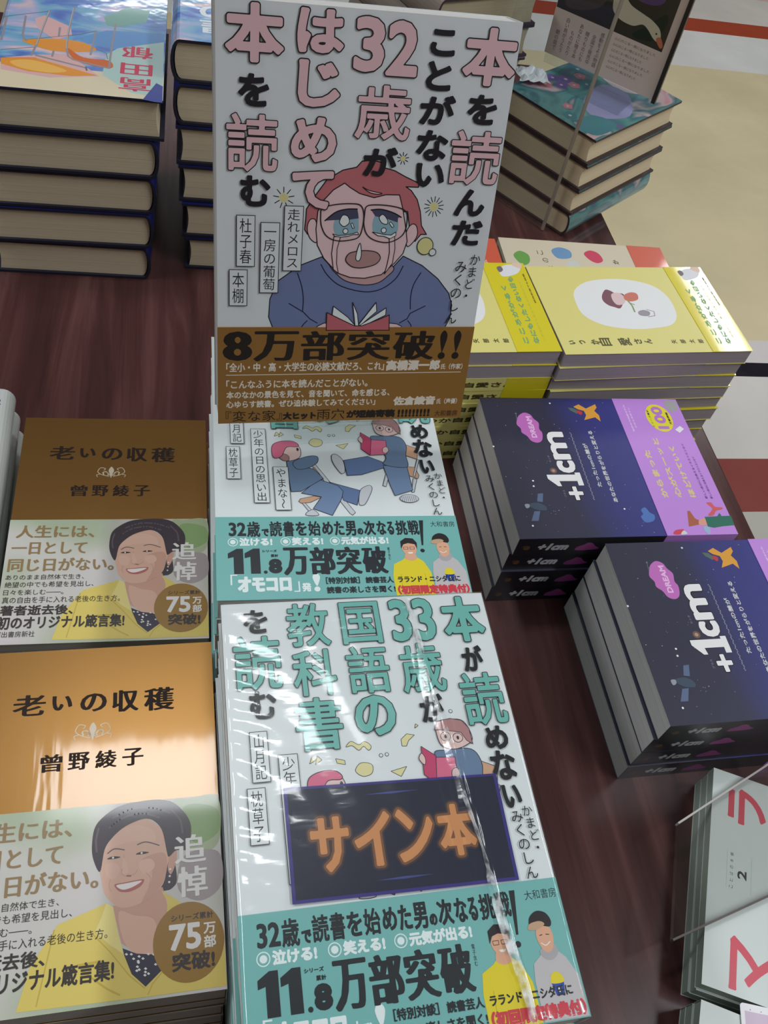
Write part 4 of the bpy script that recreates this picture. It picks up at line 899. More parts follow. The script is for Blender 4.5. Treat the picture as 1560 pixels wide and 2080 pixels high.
def band_night(a):
    ye = mat((226, 206, 140), .4); wv = mat((226, 190, 240), .4); pu = mat((110, 66, 140), .4); gd = mat((232, 222, 60), .4)
    a.disc(119.5, 22.6, 15.4, gd, 11.4, n=32); a.up()
    a.text('100', 107, 17.4, 132.4, 27.4, mat((190, 126, 210), .4), .7); a.text('シリーズ累計', 109, 30, 129, 31.8, ink2, .05); a.text('万部突破', 112, 13.4, 126, 15.4, ink2, .12)
    a.text('世界中で共感された', 104, 49.6, 134, 51.2, wv, .15); a.text('心のときほぐし', 108, 46.4, 131, 48.0, wv, .15)
    for i, (st, u1) in enumerate([('からまった', 84), ('心がスーッと', 97), ('ほどけていく', 88)]): a.text(st, 35.6, 44.2 - i*11.6, u1, 49.4 - i*11.6, ye, .3)
    for i in range(2): a.text('新しい自分に出会えるイラストエッセイ', 34, 11.6 - i*4.4, 91 - i*14, 13.8 - i*4.4, pu, .08)
    # grey corner sticker, white flag
    a.blob([(139.7, 11.7), (139.5, 1.0), (132.9, 0.7), (127.9, 3.1), (126.0, 8.7), (131.1, 12.8)], mat((170, 168, 172), .4), sm=False); a.blob([(106.3, 13.0), (110.6, 7.2), (107.1, 4.7), (102.9, 10.1)], mat((236, 236, 240), .4), sm=False)
    # person, fox-red scarf and umbrella at the foot of the band
    a.blob([(22.5, 33.9), (22.4, 31.7), (15.5, 30.2), (12.7, 26.6), (9.5, 28.5), (7.6, 38.1)], mat((176, 98, 70), .4), sm=False); a.blob([(13.6, 27.1), (14.9, 21.3), (9.1, 22.6), (9.1, 28.6)], mat((226, 160, 140), .4))
    a.blob([(16.6, 21.5), (17.2, -1.0), (8.1, -0.4), (7.4, 9.5), (6.1, 17.5), (7.4, 22.4)], mat((46, 112, 96), .4), sm=False); a.blob([(16.9, 10.7), (20.1, 7.6), (17.1, 6.8)], mat((46, 112, 96), .4), sm=False)
    a.blob([(30.0, 14.9), (30.2, 10.6), (26.2, 8.9), (25.2, 3.1), (23.4, 4.1), (21.9, 9.7), (17.9, 13.4), (18.1, 17.9), (23.8, 12.1), (27.8, 13.8)], mat((214, 96, 100), .4)); a.blob([(1.1, 53.2), (4.6, 50.2), (5.4, 44.0), (4.2, 43.7), (0.8, 47.8)], mat((214, 70, 96), .4))
    a.blob([(0.7, 47.1), (4.2, 43.7), (1.2, 41.7)], mat((214, 222, 210), .4)); a.blob([(7.6, 25.7), (6.5, 21.2), (0.0, 23.8), (3.5, 26.7)], mat((160, 184, 214), .4))
    a.up()
ink2 = mat((60, 50, 60), .4)
def spine_night(a):
    wv = mat((176, 176, 180), .4); pk = mat((140, 60, 124), .4)
    a.rect(.3, .3, 124, 20.3, nightblk); a.up()
    a.text('+1cm', 16, 6.0, 40, 14.6, wv, .7, shear=.3)
    a.blob([(47, 6), (51, 5), (60, 5.4), (66, 7), (62, 10), (59, 13.4), (55, 14.6), (52, 12), (48, 9.5)], pk)
    a.disc(8.5, 9.5, 2.6, mat((84, 60, 40), .4), 2.6); a.disc(6.5, 11, 1.5, mat((70, 46, 34), .4))
def night_book(art): return paperback(174, 141, 20.8, night, pgE, 'near', (left_frame(174, 141), cover_night) if art else None, ((28.5, 87, -70.5, 70.5), violet), band_night if art else None, spine_art=spine_night)
nT = night_book(True); nU = night_book(False); nT2 = copy_tree(nT)
stack(nT, nU, 4, 20.8, 0.2290, 0.3515, 174, 141, 0.35, lambda i, n: 'night-sky paperback with violet band, %s in pile touching yellow books' % which(i, n), 'book', 'night-sky paperbacks in the farther pile', 1.0, .4, h=.0832, drift=(-1.2, .3))
stack(nT2, nU, 4, 20.8, 0.2930, 0.2036, 174, 141, 0.6, lambda i, n: 'night-sky paperback with violet band, %s in nearer pile at right edge' % which(i, n), 'book', 'night-sky paperbacks in the nearer pile', 1.0, .4, h=.0855, drift=(-1.2, .3))

# ================================================================ the yellow books
yelc = mat((226, 216, 132), .38, .15, name='pale_yellow_cover'); yelb = mat((222, 206, 30), .5, .5, name='bright_yellow_band'); paper_bump(yelb, (60, 14, 60), .03, .001, 1, 'Coat Normal')
pgY = pages((170, 160, 164), .15)
def cover_yellow(a):
    wh = mat((234, 234, 234), .4); mr = mat((126, 80, 92), .4); ska = mat((226, 196, 196), .4); og = mat((206, 120, 100), .4); gn = mat((130, 156, 96), .4); k = mat((90, 84, 40), .4); gy = mat((160, 150, 160), .4)
    a.blob([(30, 80), (29, 100), (34, 124), (46, 138), (62, 140), (78, 136), (90, 120), (94, 96), (92, 76), (84, 58), (68, 50), (46, 52), (34, 62)], wh)
    a.blob([(72.0, 112.3), (79.3, 106.6), (77.9, 102.1), (75.1, 99.2), (73.8, 91.7), (66.6, 93.6), (55.4, 101.1), (56.7, 106.5), (59.4, 111.3), (65.0, 114.0)], mr); a.blob([(73.6, 102.8), (75.2, 95.2), (68.1, 92.0), (61.0, 95.9), (59.5, 102.4), (65.1, 104.7)], ska)
    a.blob([(72.3, 91.3), (75.9, 83.8), (74.0, 78.5), (66.8, 80.2), (63.9, 87.8), (66.1, 92.9)], og); a.line([(64.4, 90.6), (58.3, 89.1), (50.6, 89.8)], 1.4, gn); a.line([(62.4, 90.4), (59.7, 86.6)], 1.0, gn); a.blob([(50.6, 86.5), (52.8, 80.6), (50.1, 75.8), (45.2, 79.0), (46.0, 86.5)], gy); a.line([(53.4, 77.3), (50.7, 71.6), (45.3, 73.0), (44.2, 79.4)], .8, gy)
    # title from head to foot along the fore-edge
    for i, (ch, v1, s) in enumerate([('い', 163, 4.6), ('つ', 154, 4.6), ('か', 144, 6), ('自', 137, 9.5), ('愛', 119, 9.5), ('さ', 105, 6), ('ん', 96, 6)]):
        a.text(ch, 9.2 + (9.5-s)/2, v1 - s*1.15, 9.2 + (9.5+s)/2, v1, k, .3)
    for i, ch in enumerate('矢部太郎'): a.text(ch, 10.8, 66.2 - i*8.4, 15.6, 71.2 - i*8.4, k, .15)
def band_yellow(a):
    gr = mat((128, 170, 110), .4); wh = mat((226, 226, 230), .4); k = mat((110, 104, 30), .4)
    a.blob([(92, 22), (96, 10), (104, 4), (108.5, 6), (107.5, 18), (101, 24), (95, 25)], wh); a.blob([(98, 25), (104, 26), (106, 22), (101, 21)], mat((120, 110, 116), .4))
    a.blob([(103, 4.5), (108, 2), (110.6, 3), (110.6, 9), (107.5, 11)], mat((230, 200, 180), .4))
    for i, (st, u1) in enumerate([('こころがかるく', 80), ('なにもしたくない日も', 92)]): a.text(st, 9, 24.5 - i*9, u1, 29.5 - i*9, gr, .35)
    a.text('いやされてしまうコミックエッセイ', 12, 10, 86, 11.6, mat((196, 190, 60), .4), .1); a.text('読売新聞でも話題', 58, 3.6, 96, 5.2, k, .06)
def spine_yellow(a):
    k = mat((70, 64, 30), .4)
    a.text('いつか自愛さん', 62, 4.0, 142, 9.8, k, .3); a.text('矢部太郎', 8, 4.6, 26, 9.2, k, .15)
def yellow_book(art, sp='far'):
    return paperback(170.6, 110.4, 13.7, yelc, pgY, sp, (left_frame(170.6, 110.4), cover_yellow) if art else None, ((47.5, 85.3, -55.2, 55.2), yelb), band_yellow if art else None, spine_art=spine_yellow if sp == 'near' else None)
yT = yellow_book(True); yU = yellow_book(False); yS = yellow_book(False, 'near'); yT2 = copy_tree(yT)
stack(yT, yU, 9, 13.7, 0.2908, 0.5001, 170.6, 110.4, 3.6, lambda i, n: 'pale yellow paperback with bright band, %s in right yellow pile' % which(i, n), 'book', 'yellow paperbacks in the right pile', 2.0, .9, h=.1247)
stack(yT2, lambda i: yU if i == 1 else yS, 9, 13.7, 0.1180, 0.4940, 170.6, 110.4, 3.2, lambda i, n: 'pale yellow paperback, %s in left yellow pile behind upright book' % which(i, n), 'book', 'yellow paperbacks in the left pile', 1.6, .7, h=.1247)

# ================================================================ beige illustrated books behind the yellow ones
beige = mat((214, 202, 178), .42, name='beige_cover'); coral = mat((214, 98, 74), .36, .4, name='coral_band'); pgR = pages((190, 182, 166), .2)
def cover_beige(a):
    c = lambda *q: mat(q, .42)
    a.blob([(70, 158), (84, 164), (92, 156), (86, 148), (74, 150)], c(110, 164, 84)); a.blob([(84, 118), (96, 122), (102, 112), (97, 102), (86, 104)], c(110, 150, 190)); a.blob([(70, 112), (80, 108), (82, 100), (72, 98)], c(206, 206, 200))
    a.blob([(84, 84), (94, 88), (100, 80), (96, 72), (85, 70), (80, 77)], c(206, 66, 96)); a.poly([(48, 96), (66, 94), (68, 64), (50, 66)], c(120, 176, 92)); a.blob([(52, 118), (66, 120), (70, 104), (66, 92), (54, 92)], c(222, 220, 220))
    a.blob([(58, 44), (70, 46), (74, 38), (66, 32), (58, 34)], c(226, 200, 40)); a.blob([(20, 60), (36, 66), (44, 54), (30, 44)], c(110, 150, 190)); a.blob([(16, 110), (30, 116), (34, 100), (22, 96)], c(206, 66, 96)); a.poly([(40, 30), (52, 30), (50, 22), (41, 23)], c(226, 150, 60))
    a.up()
    for i, ch in enumerate('かえる'): a.text(ch, 80 - i*12, 54 - i*3, 87 - i*12, 60 - i*3, c(96, 88, 70), .2)
    for i, ch in enumerate('この本'): a.text(ch, 88 - i*12, 132 - i*3, 95 - i*12, 138 - i*3, c(96, 88, 70), .1)
def band_beige(a):
    a.text('話題の絵本', 30, 14, 78, 20, mat((232, 190, 176), .4), .15); a.text('増刷出来', 34, 6, 72, 9.6, mat((232, 190, 176), .4), .1)
def beige_book(art): return paperback(174, 112, 14, beige, pgR, 'far', (left_frame(174, 112), cover_beige) if art else None, ((50, 87, -56, 56), coral), band_beige if art else None)
rT = beige_book(True); rU = beige_book(False); rT2 = copy_tree(rT)
stack(rT, rU, 5, 14, 0.2985, 0.6170, 174, 112, -1.0, lambda i, n: 'beige paperback with coral band, %s in pile behind right yellow books' % which(i, n), 'book', 'beige paperbacks behind the right yellow pile', 1.2, .8, h=.070)
stack(rT2, rU, 5, 14, 0.1205, 0.6150, 174, 112, -0.6, lambda i, n: 'beige paperback with coral band, %s in pile behind left yellow books' % which(i, n), 'book', 'beige paperbacks behind the left yellow pile', 1.2, .8, h=.070)

# ================================================================ blue-jacketed hardcovers
navyj = mat((34, 42, 118), .35, .6, name='navy_jacket'); navyd = mat((34, 36, 54), .5, name='dark_navy_board'); pgA = pages((232, 216, 186), .2)
def sky_cover():
    m = bpy.data.materials.new('painted_classroom_jacket'); m.use_nodes = True
    n, l, b = nodes(m)
    tc = n.new('ShaderNodeTexCoord'); mp = n.new('ShaderNodeMapping'); mp.inputs['Scale'].default_value = (14, 30, 1); mp.inputs['Rotation'].default_value = (0, 0, R(25))
    nz = n.new('ShaderNodeTexNoise'); nz.inputs['Scale'].default_value = 1; nz.inputs['Detail'].default_value = 3; nz.inputs['Distortion'].default_value = 1.2
    cr = n.new('ShaderNodeValToRGB'); e = cr.color_ramp.elements
    for i, (p, c) in enumerate([(.30, (64, 92, 176)), (.42, (104, 140, 206)), (.50, (120, 176, 206)), (.58, (176, 176, 214)), (.66, (226, 196, 190)), (.74, (130, 160, 210))]):
        el = e[i] if i < 2 else e.new(p); el.position = p; el.color = (lin(c[0]), lin(c[1]), lin(c[2]), 1)
    l.new(tc.outputs['Object'], mp.inputs[0]); l.new(mp.outputs[0], nz.inputs[0]); l.new(nz.outputs[0], cr.inputs[0]); l.new(cr.outputs[0], b.inputs['Base Color'])
    b.inputs['Roughness'].default_value = .3; b.inputs['Coat Weight'].default_value = .8; b.inputs['Coat Roughness'].default_value = .06
    n2 = n.new('ShaderNodeTexNoise'); n2.inputs['Scale'].default_value = 60; bp = n.new('ShaderNodeBump'); bp.inputs['Strength'].default_value = .15; bp.inputs['Distance'].default_value = .001
    l.new(tc.outputs['Object'], n2.inputs[0]); l.new(n2.outputs[0], bp.inputs['Height']); l.new(bp.outputs[0], b.inputs['Coat Normal'])
    return m
skyj = sky_cover()
def cover_sky(a):
    c = lambda *q: mat(q, .3, .8)
    cream = c(222, 208, 178); pale = c(176, 206, 200); og = c(230, 152, 62); od = c(214, 108, 52); ol = c(238, 184, 96); mt = c(150, 146, 152); md = c(104, 100, 112); rd = c(206, 56, 90); pkc = c(222, 176, 176); lb = c(96, 150, 206)
    a.rect(0, 150, 133, 187.8, cream); a.blob([(48.5, 121.4), (30.6, 94.4), (1.5, 83.8), (0.4, 183.5), (25.2, 179.9), (38.6, 166.5), (49.5, 155.0)], pale, sm=False)
    a.blob([(129.7, 143.1), (101.6, 132.0), (77.3, 127.2), (52.0, 158.2), (89.6, 167.7), (127.7, 161.6)], pkc, sm=False)
    a.blob([(111.1, 69.7), (103.7, 61.8), (80.7, 78.1), (78.3, 92.6), (90.8, 104.2), (106.9, 86.9)], pkc, sm=False); a.blob([(75.3, 97.9), (50.5, 77.6), (1.6, 73.1), (1.4, 88.3), (41.0, 108.4), (54.5, 108.2)], lb, sm=False)
    a.blob([(54.5, 53.6), (35.5, 29.8), (15.2, 31.6), (17.6, 54.7), (42.6, 69.7), (51.0, 68.5)], c(120, 170, 160), sm=False)
    a.up()
    a.blob([(129.7, 143.1), (102.9, 138.4), (53.3, 157.3), (73.6, 162.1), (107.9, 160.5), (128.7, 152.4)], og, sm=False); a.blob([(121.8, 147.0), (104.5, 142.3), (78.0, 153.6), (90.3, 159.9), (113.3, 156.2)], ol)
    a.line([(103.3, 133.8), (63.0, 146.6)], 2.2, mt); a.line([(63.1, 145.3), (62.1, 150.6)], 1.6, md); a.line([(129.7, 143.1), (103.0, 137.9)], .6, od)
    a.blob([(116.6, 109.6), (94.9, 102.7), (70.9, 102.9), (56.9, 113.1), (64.6, 119.5), (89.3, 123.4), (106.8, 117.6)], og)
    a.blob([(79.4, 116.2), (66.6, 129.3), (45.4, 130.8), (43.8, 143.6), (68.7, 138.1), (77.3, 127.2)], od)
    for q in ([(80.5, 40.5), (81.3, 59.7), (81.8, 90.4), (80.9, 116.6), (78.4, 130.2), (74.1, 135.0), (44.8, 143.7)], [(100.4, 51.6), (103.0, 86.1), (105.0, 115.8), (107.1, 134.5)], [(133.6, 71.8), (133.3, 92.7), (133.0, 113.0)], [(43.5, 63.7), (44.4, 91.4), (44.8, 120.7), (44.9, 143.2)],
              [(118.8, 66.8), (117.6, 102.5), (113.9, 110.5)], [(89.2, 81.5), (88.8, 96.4)], [(59.3, 81.0), (61.0, 123.9)], [(90.6, 124.2), (90.9, 132.7)]): a.line(q, 1.8, mt)
    a.up()
    for q in ([(81.1, 42.3), (81.7, 63.0), (82.2, 90.5), (81.2, 116.6)], [(100.8, 52.3), (103.4, 86.1), (105.3, 115.9)]): a.line(q, .5, c(196, 190, 196))
    for q in ([(114.1, 109.0), (71.8, 89.7), (59.3, 81.0)], [(137.5, 72.6), (100.3, 53.2)], [(131.2, 129.6), (106.5, 120.4)], [(56.9, 113.1), (48.6, 118.6), (46.9, 128.2)]): a.line(q, .6, md)
    a.up()
    for ch, v1, v0 in (('高', 177.2, 155.6), ('田', 150.2, 131.4), ('郁', 122.4, 101.8)): a.text(ch, 9.6, v0, 35.8, v1, rd, .12, contrast=.5)
    a.blob([(15.9, 188.7), (6.0, 160.6), (0.6, 165.0), (0.4, 191.2), (6.8, 191.0)], c(58, 72, 150), sm=False)
def title_sky(a):
    w_ = mat((226, 232, 236), .3, .8)
    a.up(3)
    for i, ch in enumerate('星の教室'): a.text(ch, 84 , 150 - i*27, 108, 172 - i*27, w_, .5, contrast=.8)
def hard_blue(kind, sp, w=132): return hardcover(w, 188, 36.0, skyj if kind else navyj, pgA, navyd, sp, (down_frame(w, 188), title_sky if kind == 2 else cover_sky) if kind else None)
aT = hard_blue(1, 'left', 142); aU = hard_blue(0, 'right', 142); bT = hard_blue(2, 'left'); bU = hard_blue(0, 'left')
stack(aT, aU, 5, 36.0, -0.1608, 0.7276, 142, 188, -0.8, lambda i, n: ('thick hardcover with an orange chair painting and pink characters, top left corner' if i == 0 else 'thick navy hardcover, %s in pile under painted orange chair' % which(i, n)), 'book', 'thick navy hardcovers in the left pile', 1.2, .4, h=.183, drift=(-3.8, .6))
bF = hard_blue(0, 'right')
aUU = bF
stack(bT, lambda i: bU if i == 1 else aUU, 6, 36.0, -0.0132, 0.7560, 132, 188, -0.8, lambda i, n: ('painted hardcover with white characters, topmost in pile half hidden by upright book' if i == 0 else 'thick navy hardcover, %s in pile half hidden by upright book' % which(i, n)), 'book', 'thick navy hardcovers in the right pile', 0.8, .3, h=.2195, drift=(2.0, -1.5))

# ================================================================ teal picture-jacket books at the far right
def floral():
    m = bpy.data.materials.new('teal_floral_jacket'); m.use_nodes = True
    n, l, b = nodes(m)
    tc = n.new('ShaderNodeTexCoord'); mp = n.new('ShaderNodeMapping'); mp.inputs['Scale'].default_value = (26, 18, 30); mp.inputs['Rotation'].default_value = (0, 0, R(60))
    nz = n.new('ShaderNodeTexNoise'); nz.inputs['Scale'].default_value = 1; nz.inputs['Detail'].default_value = 2; nz.inputs['Distortion'].default_value = .8
    cr = n.new('ShaderNodeValToRGB'); e = cr.color_ramp.elements
    for i, (p, c) in enumerate([(.28, (110, 84, 140)), (.38, (60, 118, 124)), (.50, (96, 150, 146)), (.60, (60, 110, 120)), (.68, (196, 176, 176)), (.80, (206, 120, 140))]):
        el = e[i] if i < 2 else e.new(p); el.position = p; el.color = (lin(c[0]), lin(c[1]), lin(c[2]), 1)
    l.new(tc.outputs['Object'], mp.inputs[0]); l.new(mp.outputs[0], nz.inputs[0]); l.new(nz.outputs[0], cr.inputs[0]); l.new(cr.outputs[0], b.inputs['Base Color'])
    b.inputs['Roughness'].default_value = .3; b.inputs['Coat Weight'].default_value = .6; b.inputs['Coat Roughness'].default_value = .08
    return m
flor = floral(); brd = mat((60, 46, 46), .5, name='brown_board'); pgG = pages((232, 212, 178), .15)
def cover_floral(a):
    c = lambda *q: mat(q, .3, .6)
    te = c(62, 128, 136); pu = c(116, 86, 156); pk = c(206, 128, 138); pl = c(206, 192, 190)
    a.blob([(20, 172), (60, 180), (100, 150), (80, 120), (40, 130)], pl); a.blob([(60, 110), (90, 120), (120, 80), (100, 40), (70, 60)], c(150, 150, 190)); a.blob([(96, 40), (124, 50), (126, 10), (100, 6)], te)
    for u, v, r, m_ in [(30, 78, 9, pu), (20, 66, 8, pu), (36, 62, 8, pu), (44, 76, 7, pk), (24, 46, 10, pk), (14, 34, 8, pk), (34, 100, 7, pk), (22, 112, 9, te), (50, 92, 8, te), (70, 30, 6, pk), (84, 16, 8, te)]:
        for i in range(5): a.disc(u + r*.55*math.cos(i*1.257), v + r*.55*math.sin(i*1.257), r*.5, m_, n=10)
        a.up()
        a.disc(u, v, r*.25, pl, n=8)
    a.up()
gT = hardcover(132, 172, 29.6, flor, pgG, brd, 'left', (up_frame(132, 172), cover_floral)); gU2 = hardcover(132, 172, 29.6, flor, pgG, brd, 'left'); gU3 = hardcover(132, 172, 29.6, flor, pgG, brd, 'right')
# near corner of the pile (0.419, 0.836); long side runs 37 degrees towards the far right
def pile(top, under, n, t, corner, deg, w, d, h, lab, group, drift=(0, 0)):
    """corner = nearest corner; the book's long side (d) runs along deg, its short side to the far left"""
    th = R(deg); ax = Vector((math.cos(th), math.sin(th))); ay = Vector((-math.sin(th), math.cos(th)))
    c0 = Vector(corner) + ax*d*MM/2 + ay*w*MM/2
    rnd = random.Random(int(corner[0]*9999)); step = (h - t*MM)/max(n-1, 1)
    for i in range(n):
        src = under(i) if callable(under) else under
        o = top if i == 0 else copy_tree(src)
        o.location = (c0.x + drift[0]*i*MM + (rnd.uniform(-1, 1)*MM if i else 0), c0.y + drift[1]*i*MM, max(0, h - t*MM - i*step))
        o.rotation_euler = (0, 0, th - math.pi/2 + (R(rnd.uniform(-1.5, 1.5)) if i else 0))
        tag(o, lab(i, n), 'book', group)
pile(gT, lambda i: gU3 if i == 3 else gU2, 4, 29.6, (0.4190, 0.8360), 37, 132, 172, .1195, lambda i, n: 'teal flowery hardcover, %s in pile under the goose card' % which(i, n), 'teal flower-jacketed hardcovers by the aisle', (.6, -.4))
for o in (gU2, gU3):
    for ch in list(o.children): bpy.data.objects.remove(ch)
    bpy.data.objects.remove(o)
kbrd = mat((70, 56, 66), .5); kj = mat((150, 140, 130), .35, .4, name='grey_jacket'); pgK = pages((206, 194, 166), .16)
kT = hardcover(132, 172, 34, kj, pgK, kbrd, 'right'); kU = hardcover(132, 172, 34, kj, pgK, kbrd, 'right')
thk = R(22); kc = Vector((0.368, 0.970)); 
pile_k = []
for i in range(6):
    o = kT if i == 0 else copy_tree(kU)
    ax = Vector((math.cos(thk), math.sin(thk))); ay = Vector((-math.sin(thk), math.cos(thk)))
    c = kc - ax*.066 + ay*.086
    o.location = (c.x, c.y, .205 - .034 - i*.0342 + 0.0); o.rotation_euler = (0, 0, thk + R([0, .8, -.6, .5, -.9, .3][i]) + math.pi)
    tag(o, 'thick cream-paged hardcover, %s in grey pile behind flowery books' % which(i, 6), 'book', 'cream-paged hardcovers at the back')
for ch in list(kU.children): bpy.data.objects.remove(ch)
bpy.data.objects.remove(kU)

# goose card in its clear holder
A0 = Vector((0.395, 0.988, 0.137)); B0 = Vector((0.4975, 0.899, 0.137))
ex = (B0 - A0).normalized(); wid = (B0 - A0).length; ez = Vector((0.10*ex.y, -0.10*ex.x, 1)).normalized(); nrm = ex.cross(ez)
hd = empty('goose_card', (A0 + B0)/2); hgt = .245
cm = mat((222, 200, 188), .4, name='card_paper')
gc = Art(0.5, lambda u, v: (u, v))
gc.box(0, wid, 0, hgt, 0, .0005, cm)
WW, HH = wid*1000, hgt*1000
cc = lambda *q: mat(q, .35, .3)
gc.rect(.5, 50, WW - 9, HH - .5, cc(60, 54, 42)); gc.up()
G_ = lambda *q: [(60 + (u-34)*.72, 58 + (v-96)*.62) for u, v in q]
gc.blob([(10, 150), (30, 160), (60, 170), (60, 200), (20, 210), (4, 190)], cc(96, 84, 70)); gc.blob([(8, 60), (26, 56), (50, 70), (52, 96), (30, 120), (8, 110)], cc(84, 72, 60)); gc.blob([(78, 92), (96, 88), (112, 96), (108, 120), (84, 116)], cc(96, 70, 112)); gc.blob([(90, 54), (112, 56), (122, 74), (118, 86), (104, 70)], cc(34, 46, 30))
gc.blob(G_((36, 118), (50, 106), (72, 104), (86, 112), (96, 108), (108, 98), (116, 96), (118, 104), (112, 116), (98, 124), (82, 128), (60, 134), (44, 150), (34, 148)), cc(206, 196, 170)); gc.blob(G_((34, 148), (44, 150), (40, 168), (32, 162)), cc(196, 172, 118)); gc.blob(G_((112, 99), (122, 88), (125, 93), (118, 104)), cc(206, 116, 84)); gc.disc(*G_((110, 107))[0], 1.0, cc(40, 30, 30))
gc.up(2)
for i, st in enumerate(['朝の庭で', '白い鳥がうたう', 'ものがたり', 'あなたに贈る本', '贈りものにも', '全国で発売中', '感動をよぶ物語']):
    gc.column(st, 7 + i*8.4, 6, 12 + i*8.4, 8 + len(st)*5.2 if len(st)*5.2 < 38 else 45, cc(120, 84, 76))
for i in range(6): gc.text('心にのこる一冊になりました', WW - 62, 43 - i*6.2, WW - 14 - (i % 3)*6, 46 - i*6.2, cc(120, 104, 98), .05)
bo = gc.build('printed_card', hd)
bo.matrix_parent_inverse = Matrix.Identity(4)
M3 = Matrix((ex, ez, nrm)).transposed()
ML = Matrix.Translation(A0 - Vector(hd.location)) @ M3.to_4x4()
bo.matrix_basis = ML
fr = MB(); fr.box(wid - .0005, wid + .004, -.002, hgt, -.002, .003, mat((44, 34, 30), .4)); fe_ = fr.build('dark_edge_strip', hd); fe_.matrix_basis = ML
tag(hd, 'upright card with a white goose photo above columns of text, standing on the flowery books', 'card')
ho = empty('card_holder', (0.446, 0.944, 0.1195))
hb = MB(); hb.box(-.045, .045, -.03, .03, .0005, .003, acr); q = hb.build('holder_base', ho); q.rotation_euler = (0, 0, math.atan2(ex.y, ex.x))
slab(ho, 'holder_sheet', [A0 - nrm*.008 - Vector((0, 0, .014)), B0 - nrm*.008 - Vector((0, 0, .014)), B0 - nrm*.008 + ez*hgt, A0 - nrm*.008 + ez*hgt], 0.002, acr)
tag(ho, 'clear acrylic holder keeping the goose card upright', 'card holder')
pn = empty('acrylic_divider', (0.388, 0.862, 0.0))
slab(pn, 'clear_sheet', [(0.398, 0.850, 0.001), (0.330, 0.940, 0.001), (0.330, 0.940, 0.42), (0.398, 0.850, 0.42)], 0.003, acr)
ed = MB(); ed.box(-.0015, .0015, -.0015, .0015, 0.001, .42, mat((150, 140, 128), .2)); e_ = ed.build('polished_edge', pn); e_.location = (0.3995 - .388, 0.8485 - .862, 0)  # opaque pale bar paints the lit edge of the clear sheet
tag(pn, 'tall clear acrylic panel standing in front of the flowery books', 'panel')
# crumpled white paper beside the goose card
tp = MB(); rr = random.Random(4); vs = []; N = 9
for j in range(N):
    for i in range(N): vs.append(((i/(N-1)-.5)*.034 + rr.uniform(-.002, .002), (j/(N-1)-.5)*.03 + rr.uniform(-.002, .002), .004 + rr.uniform(0, .008) * (1 if 0 < i < N-1 and 0 < j < N-1 else .2)))
tp.add(vs, [(j*N+i, j*N+i+1, (j+1)*N+i+1, (j+1)*N+i) for j in range(N-1) for i in range(N-1)], mat((226, 230, 234), .3, .3))
to = tp.build('crumpled_paper'); to.location = (0.375, 0.955, 0.1205); so = to.modifiers.new('t', 'SOLIDIFY'); so.thickness = .0006
tag(to, 'small crumpled white paper scrap left of the goose card', 'paper scrap')

# ================================================================ white books with red characters, lower right
whc = mat((206, 214, 210), .32, .35, name='white_red_cover'); pgH = pages((176, 186, 174), .15)
def cover_red(a):
    rd = mat((206, 76, 92), .34, .3); k = mat((40, 40, 44), .34); g_ = mat((150, 156, 156), .34)
    def ch(c, u0, v0, u1, v1): a.text(c, u0, v0, u1, v1, rd, .9)
    # strokes of the big characters, cut bold
    ch('ラ', 106, 151, 131, 177); ch('マ', 3, 145, 34, 172)
    a.text('2', 69.7, 163, 75.4, 169, k, .25)
    for i, c_ in enumerate('ことばの本棚'): a.text(c_, 62 + i*4.2, 171.8, 64 + i*4.2, 174, k, .03)
    a.line([(62, 176), (86, 176)], .15, g_); a.line([(62, 160), (86, 160)], .15, g_)
    a.text('ド', 96, 110, 126, 136, rd, .9); a.text('ン', 14, 108, 44, 134, rd, .9)
def red_book(art): return paperback(188, 140, 9.8, whc, pgH, 'far', (left_frame(188, 140), cover_red) if art else None)
hT = red_book(True); hU = red_book(False); hT2 = copy_tree(hT)
stack(hT, hU, 3, 9.8, 0.2890, 0.0680, 188, 140, -24.6, lambda i, n: 'white paperback with red katakana, %s in pile under clear sheet' % which(i, n), 'book', 'white and red paperbacks under the clear sheet', 0.8, .6, h=.030)
stack(hT2, hU, 3, 9.8, 0.2235, -0.0650, 188, 140, -26.5, lambda i, n: 'white paperback with red katakana, %s in bottom right corner pile' % which(i, n), 'book', 'white and red paperbacks in the bottom right corner', 0.8, .6, h=.0298)
# clear tilted sheet over them

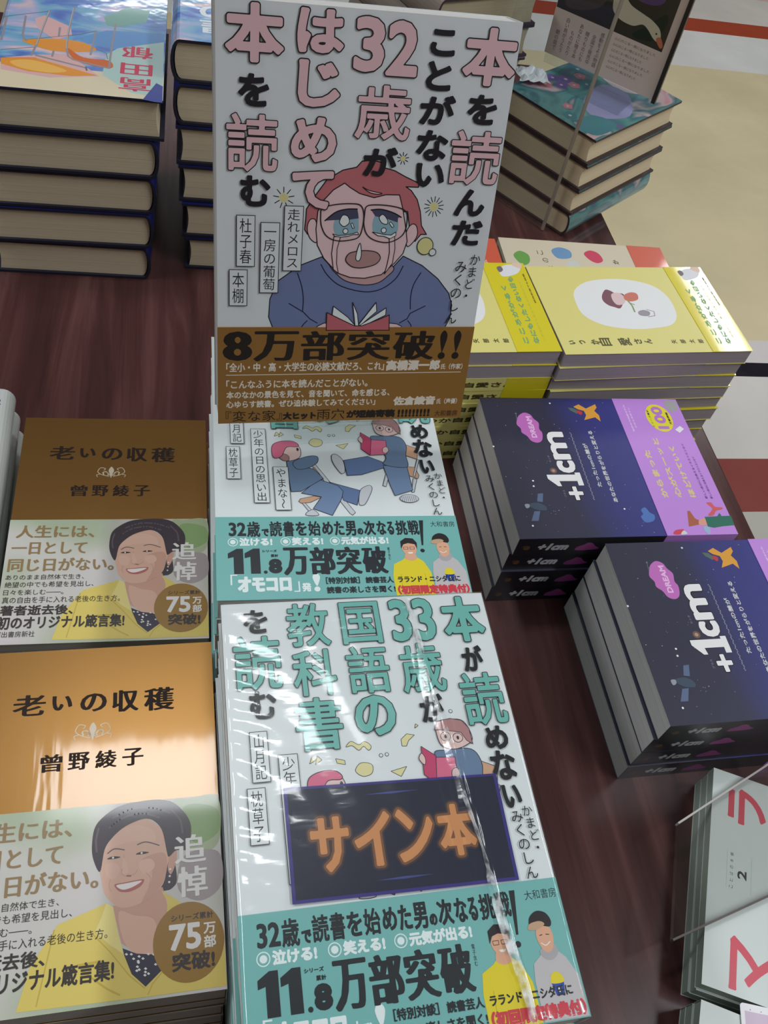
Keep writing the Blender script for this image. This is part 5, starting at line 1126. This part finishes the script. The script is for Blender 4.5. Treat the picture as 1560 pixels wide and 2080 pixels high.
ps = empty('acrylic_sheet', (0.33, 0.13, 0.0305))
acr2 = clear('tinted_acrylic', 0.04, (0.955, 0.955, 0.955), 0.08)
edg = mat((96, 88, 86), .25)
qd = [(.277, .092), (.400, .123), (.400, .199), (.305, .159)]
slab(ps, 'clear_plate', [(x, y, .0308) for x, y in qd], .0045, acr2)
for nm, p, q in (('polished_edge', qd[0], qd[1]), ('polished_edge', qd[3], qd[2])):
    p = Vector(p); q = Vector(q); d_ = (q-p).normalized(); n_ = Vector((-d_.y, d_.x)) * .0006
    slab(ps, nm, [(p.x-n_.x, p.y-n_.y, .0307), (q.x-n_.x, q.y-n_.y, .0307), (q.x+n_.x, q.y+n_.y, .0307), (p.x+n_.x, p.y+n_.y, .0307)], .0047, edg if p.y < .12 else mat((190, 186, 182), .2))  # near strip dark, far strip pale: shading put into the edge colour
tag(ps, 'clear acrylic sheet lying over the white book with red katakana', 'acrylic sheet')
pc = Art(.35, lambda u, v: (u, v)); wp = mat((232, 230, 234), .3); pp = mat((206, 184, 206), .4)
n_ = [(2 + 2*math.cos(t), 2 + 2*math.sin(t)) for t in [math.pi + i*math.pi/8 for i in range(5)]]
cor = [(2, 2, math.pi), (53, 2, 1.5*math.pi), (53, 38, 0), (2, 38, .5*math.pi)]
out = [(cx + 2*math.cos(a0 + i*math.pi/8), cy + 2*math.sin(a0 + i*math.pi/8)) for cx, cy, a0 in cor for i in range(5)]
pc.add([(x*MM, y*MM, z*MM) for z in (0, .35) for x, y in out], [list(range(19, -1, -1)), list(range(20, 40))] + [(i, (i+1) % 20, (i+1) % 20 + 20, i+20) for i in range(20)], wp)
pc.rect(2.5, 2.5, 52.5, 36, pp); pc.up(); 
for i in range(7): pc.disc(6 + i*6.5, 37, .35, mat((120, 116, 130), .4), n=6)
pco = pc.build('price_card'); pco.location = (.297, .0180, .0304); pco.rotation_euler = (0, 0, R(-17))
tag(pco, 'small pale pink card on the white book at the bottom right corner', 'card')

# ---------------------------------------------------------------- tidy up
for o in list(C.objects):
    if 'placed' in o: del o['placed']
for o in list(C.objects):                          # unused builders
    if o.parent is None and o.type == 'EMPTY' and not o.get('label'):
        for ch in list(o.children): bpy.data.objects.remove(ch)
        bpy.data.objects.remove(o)
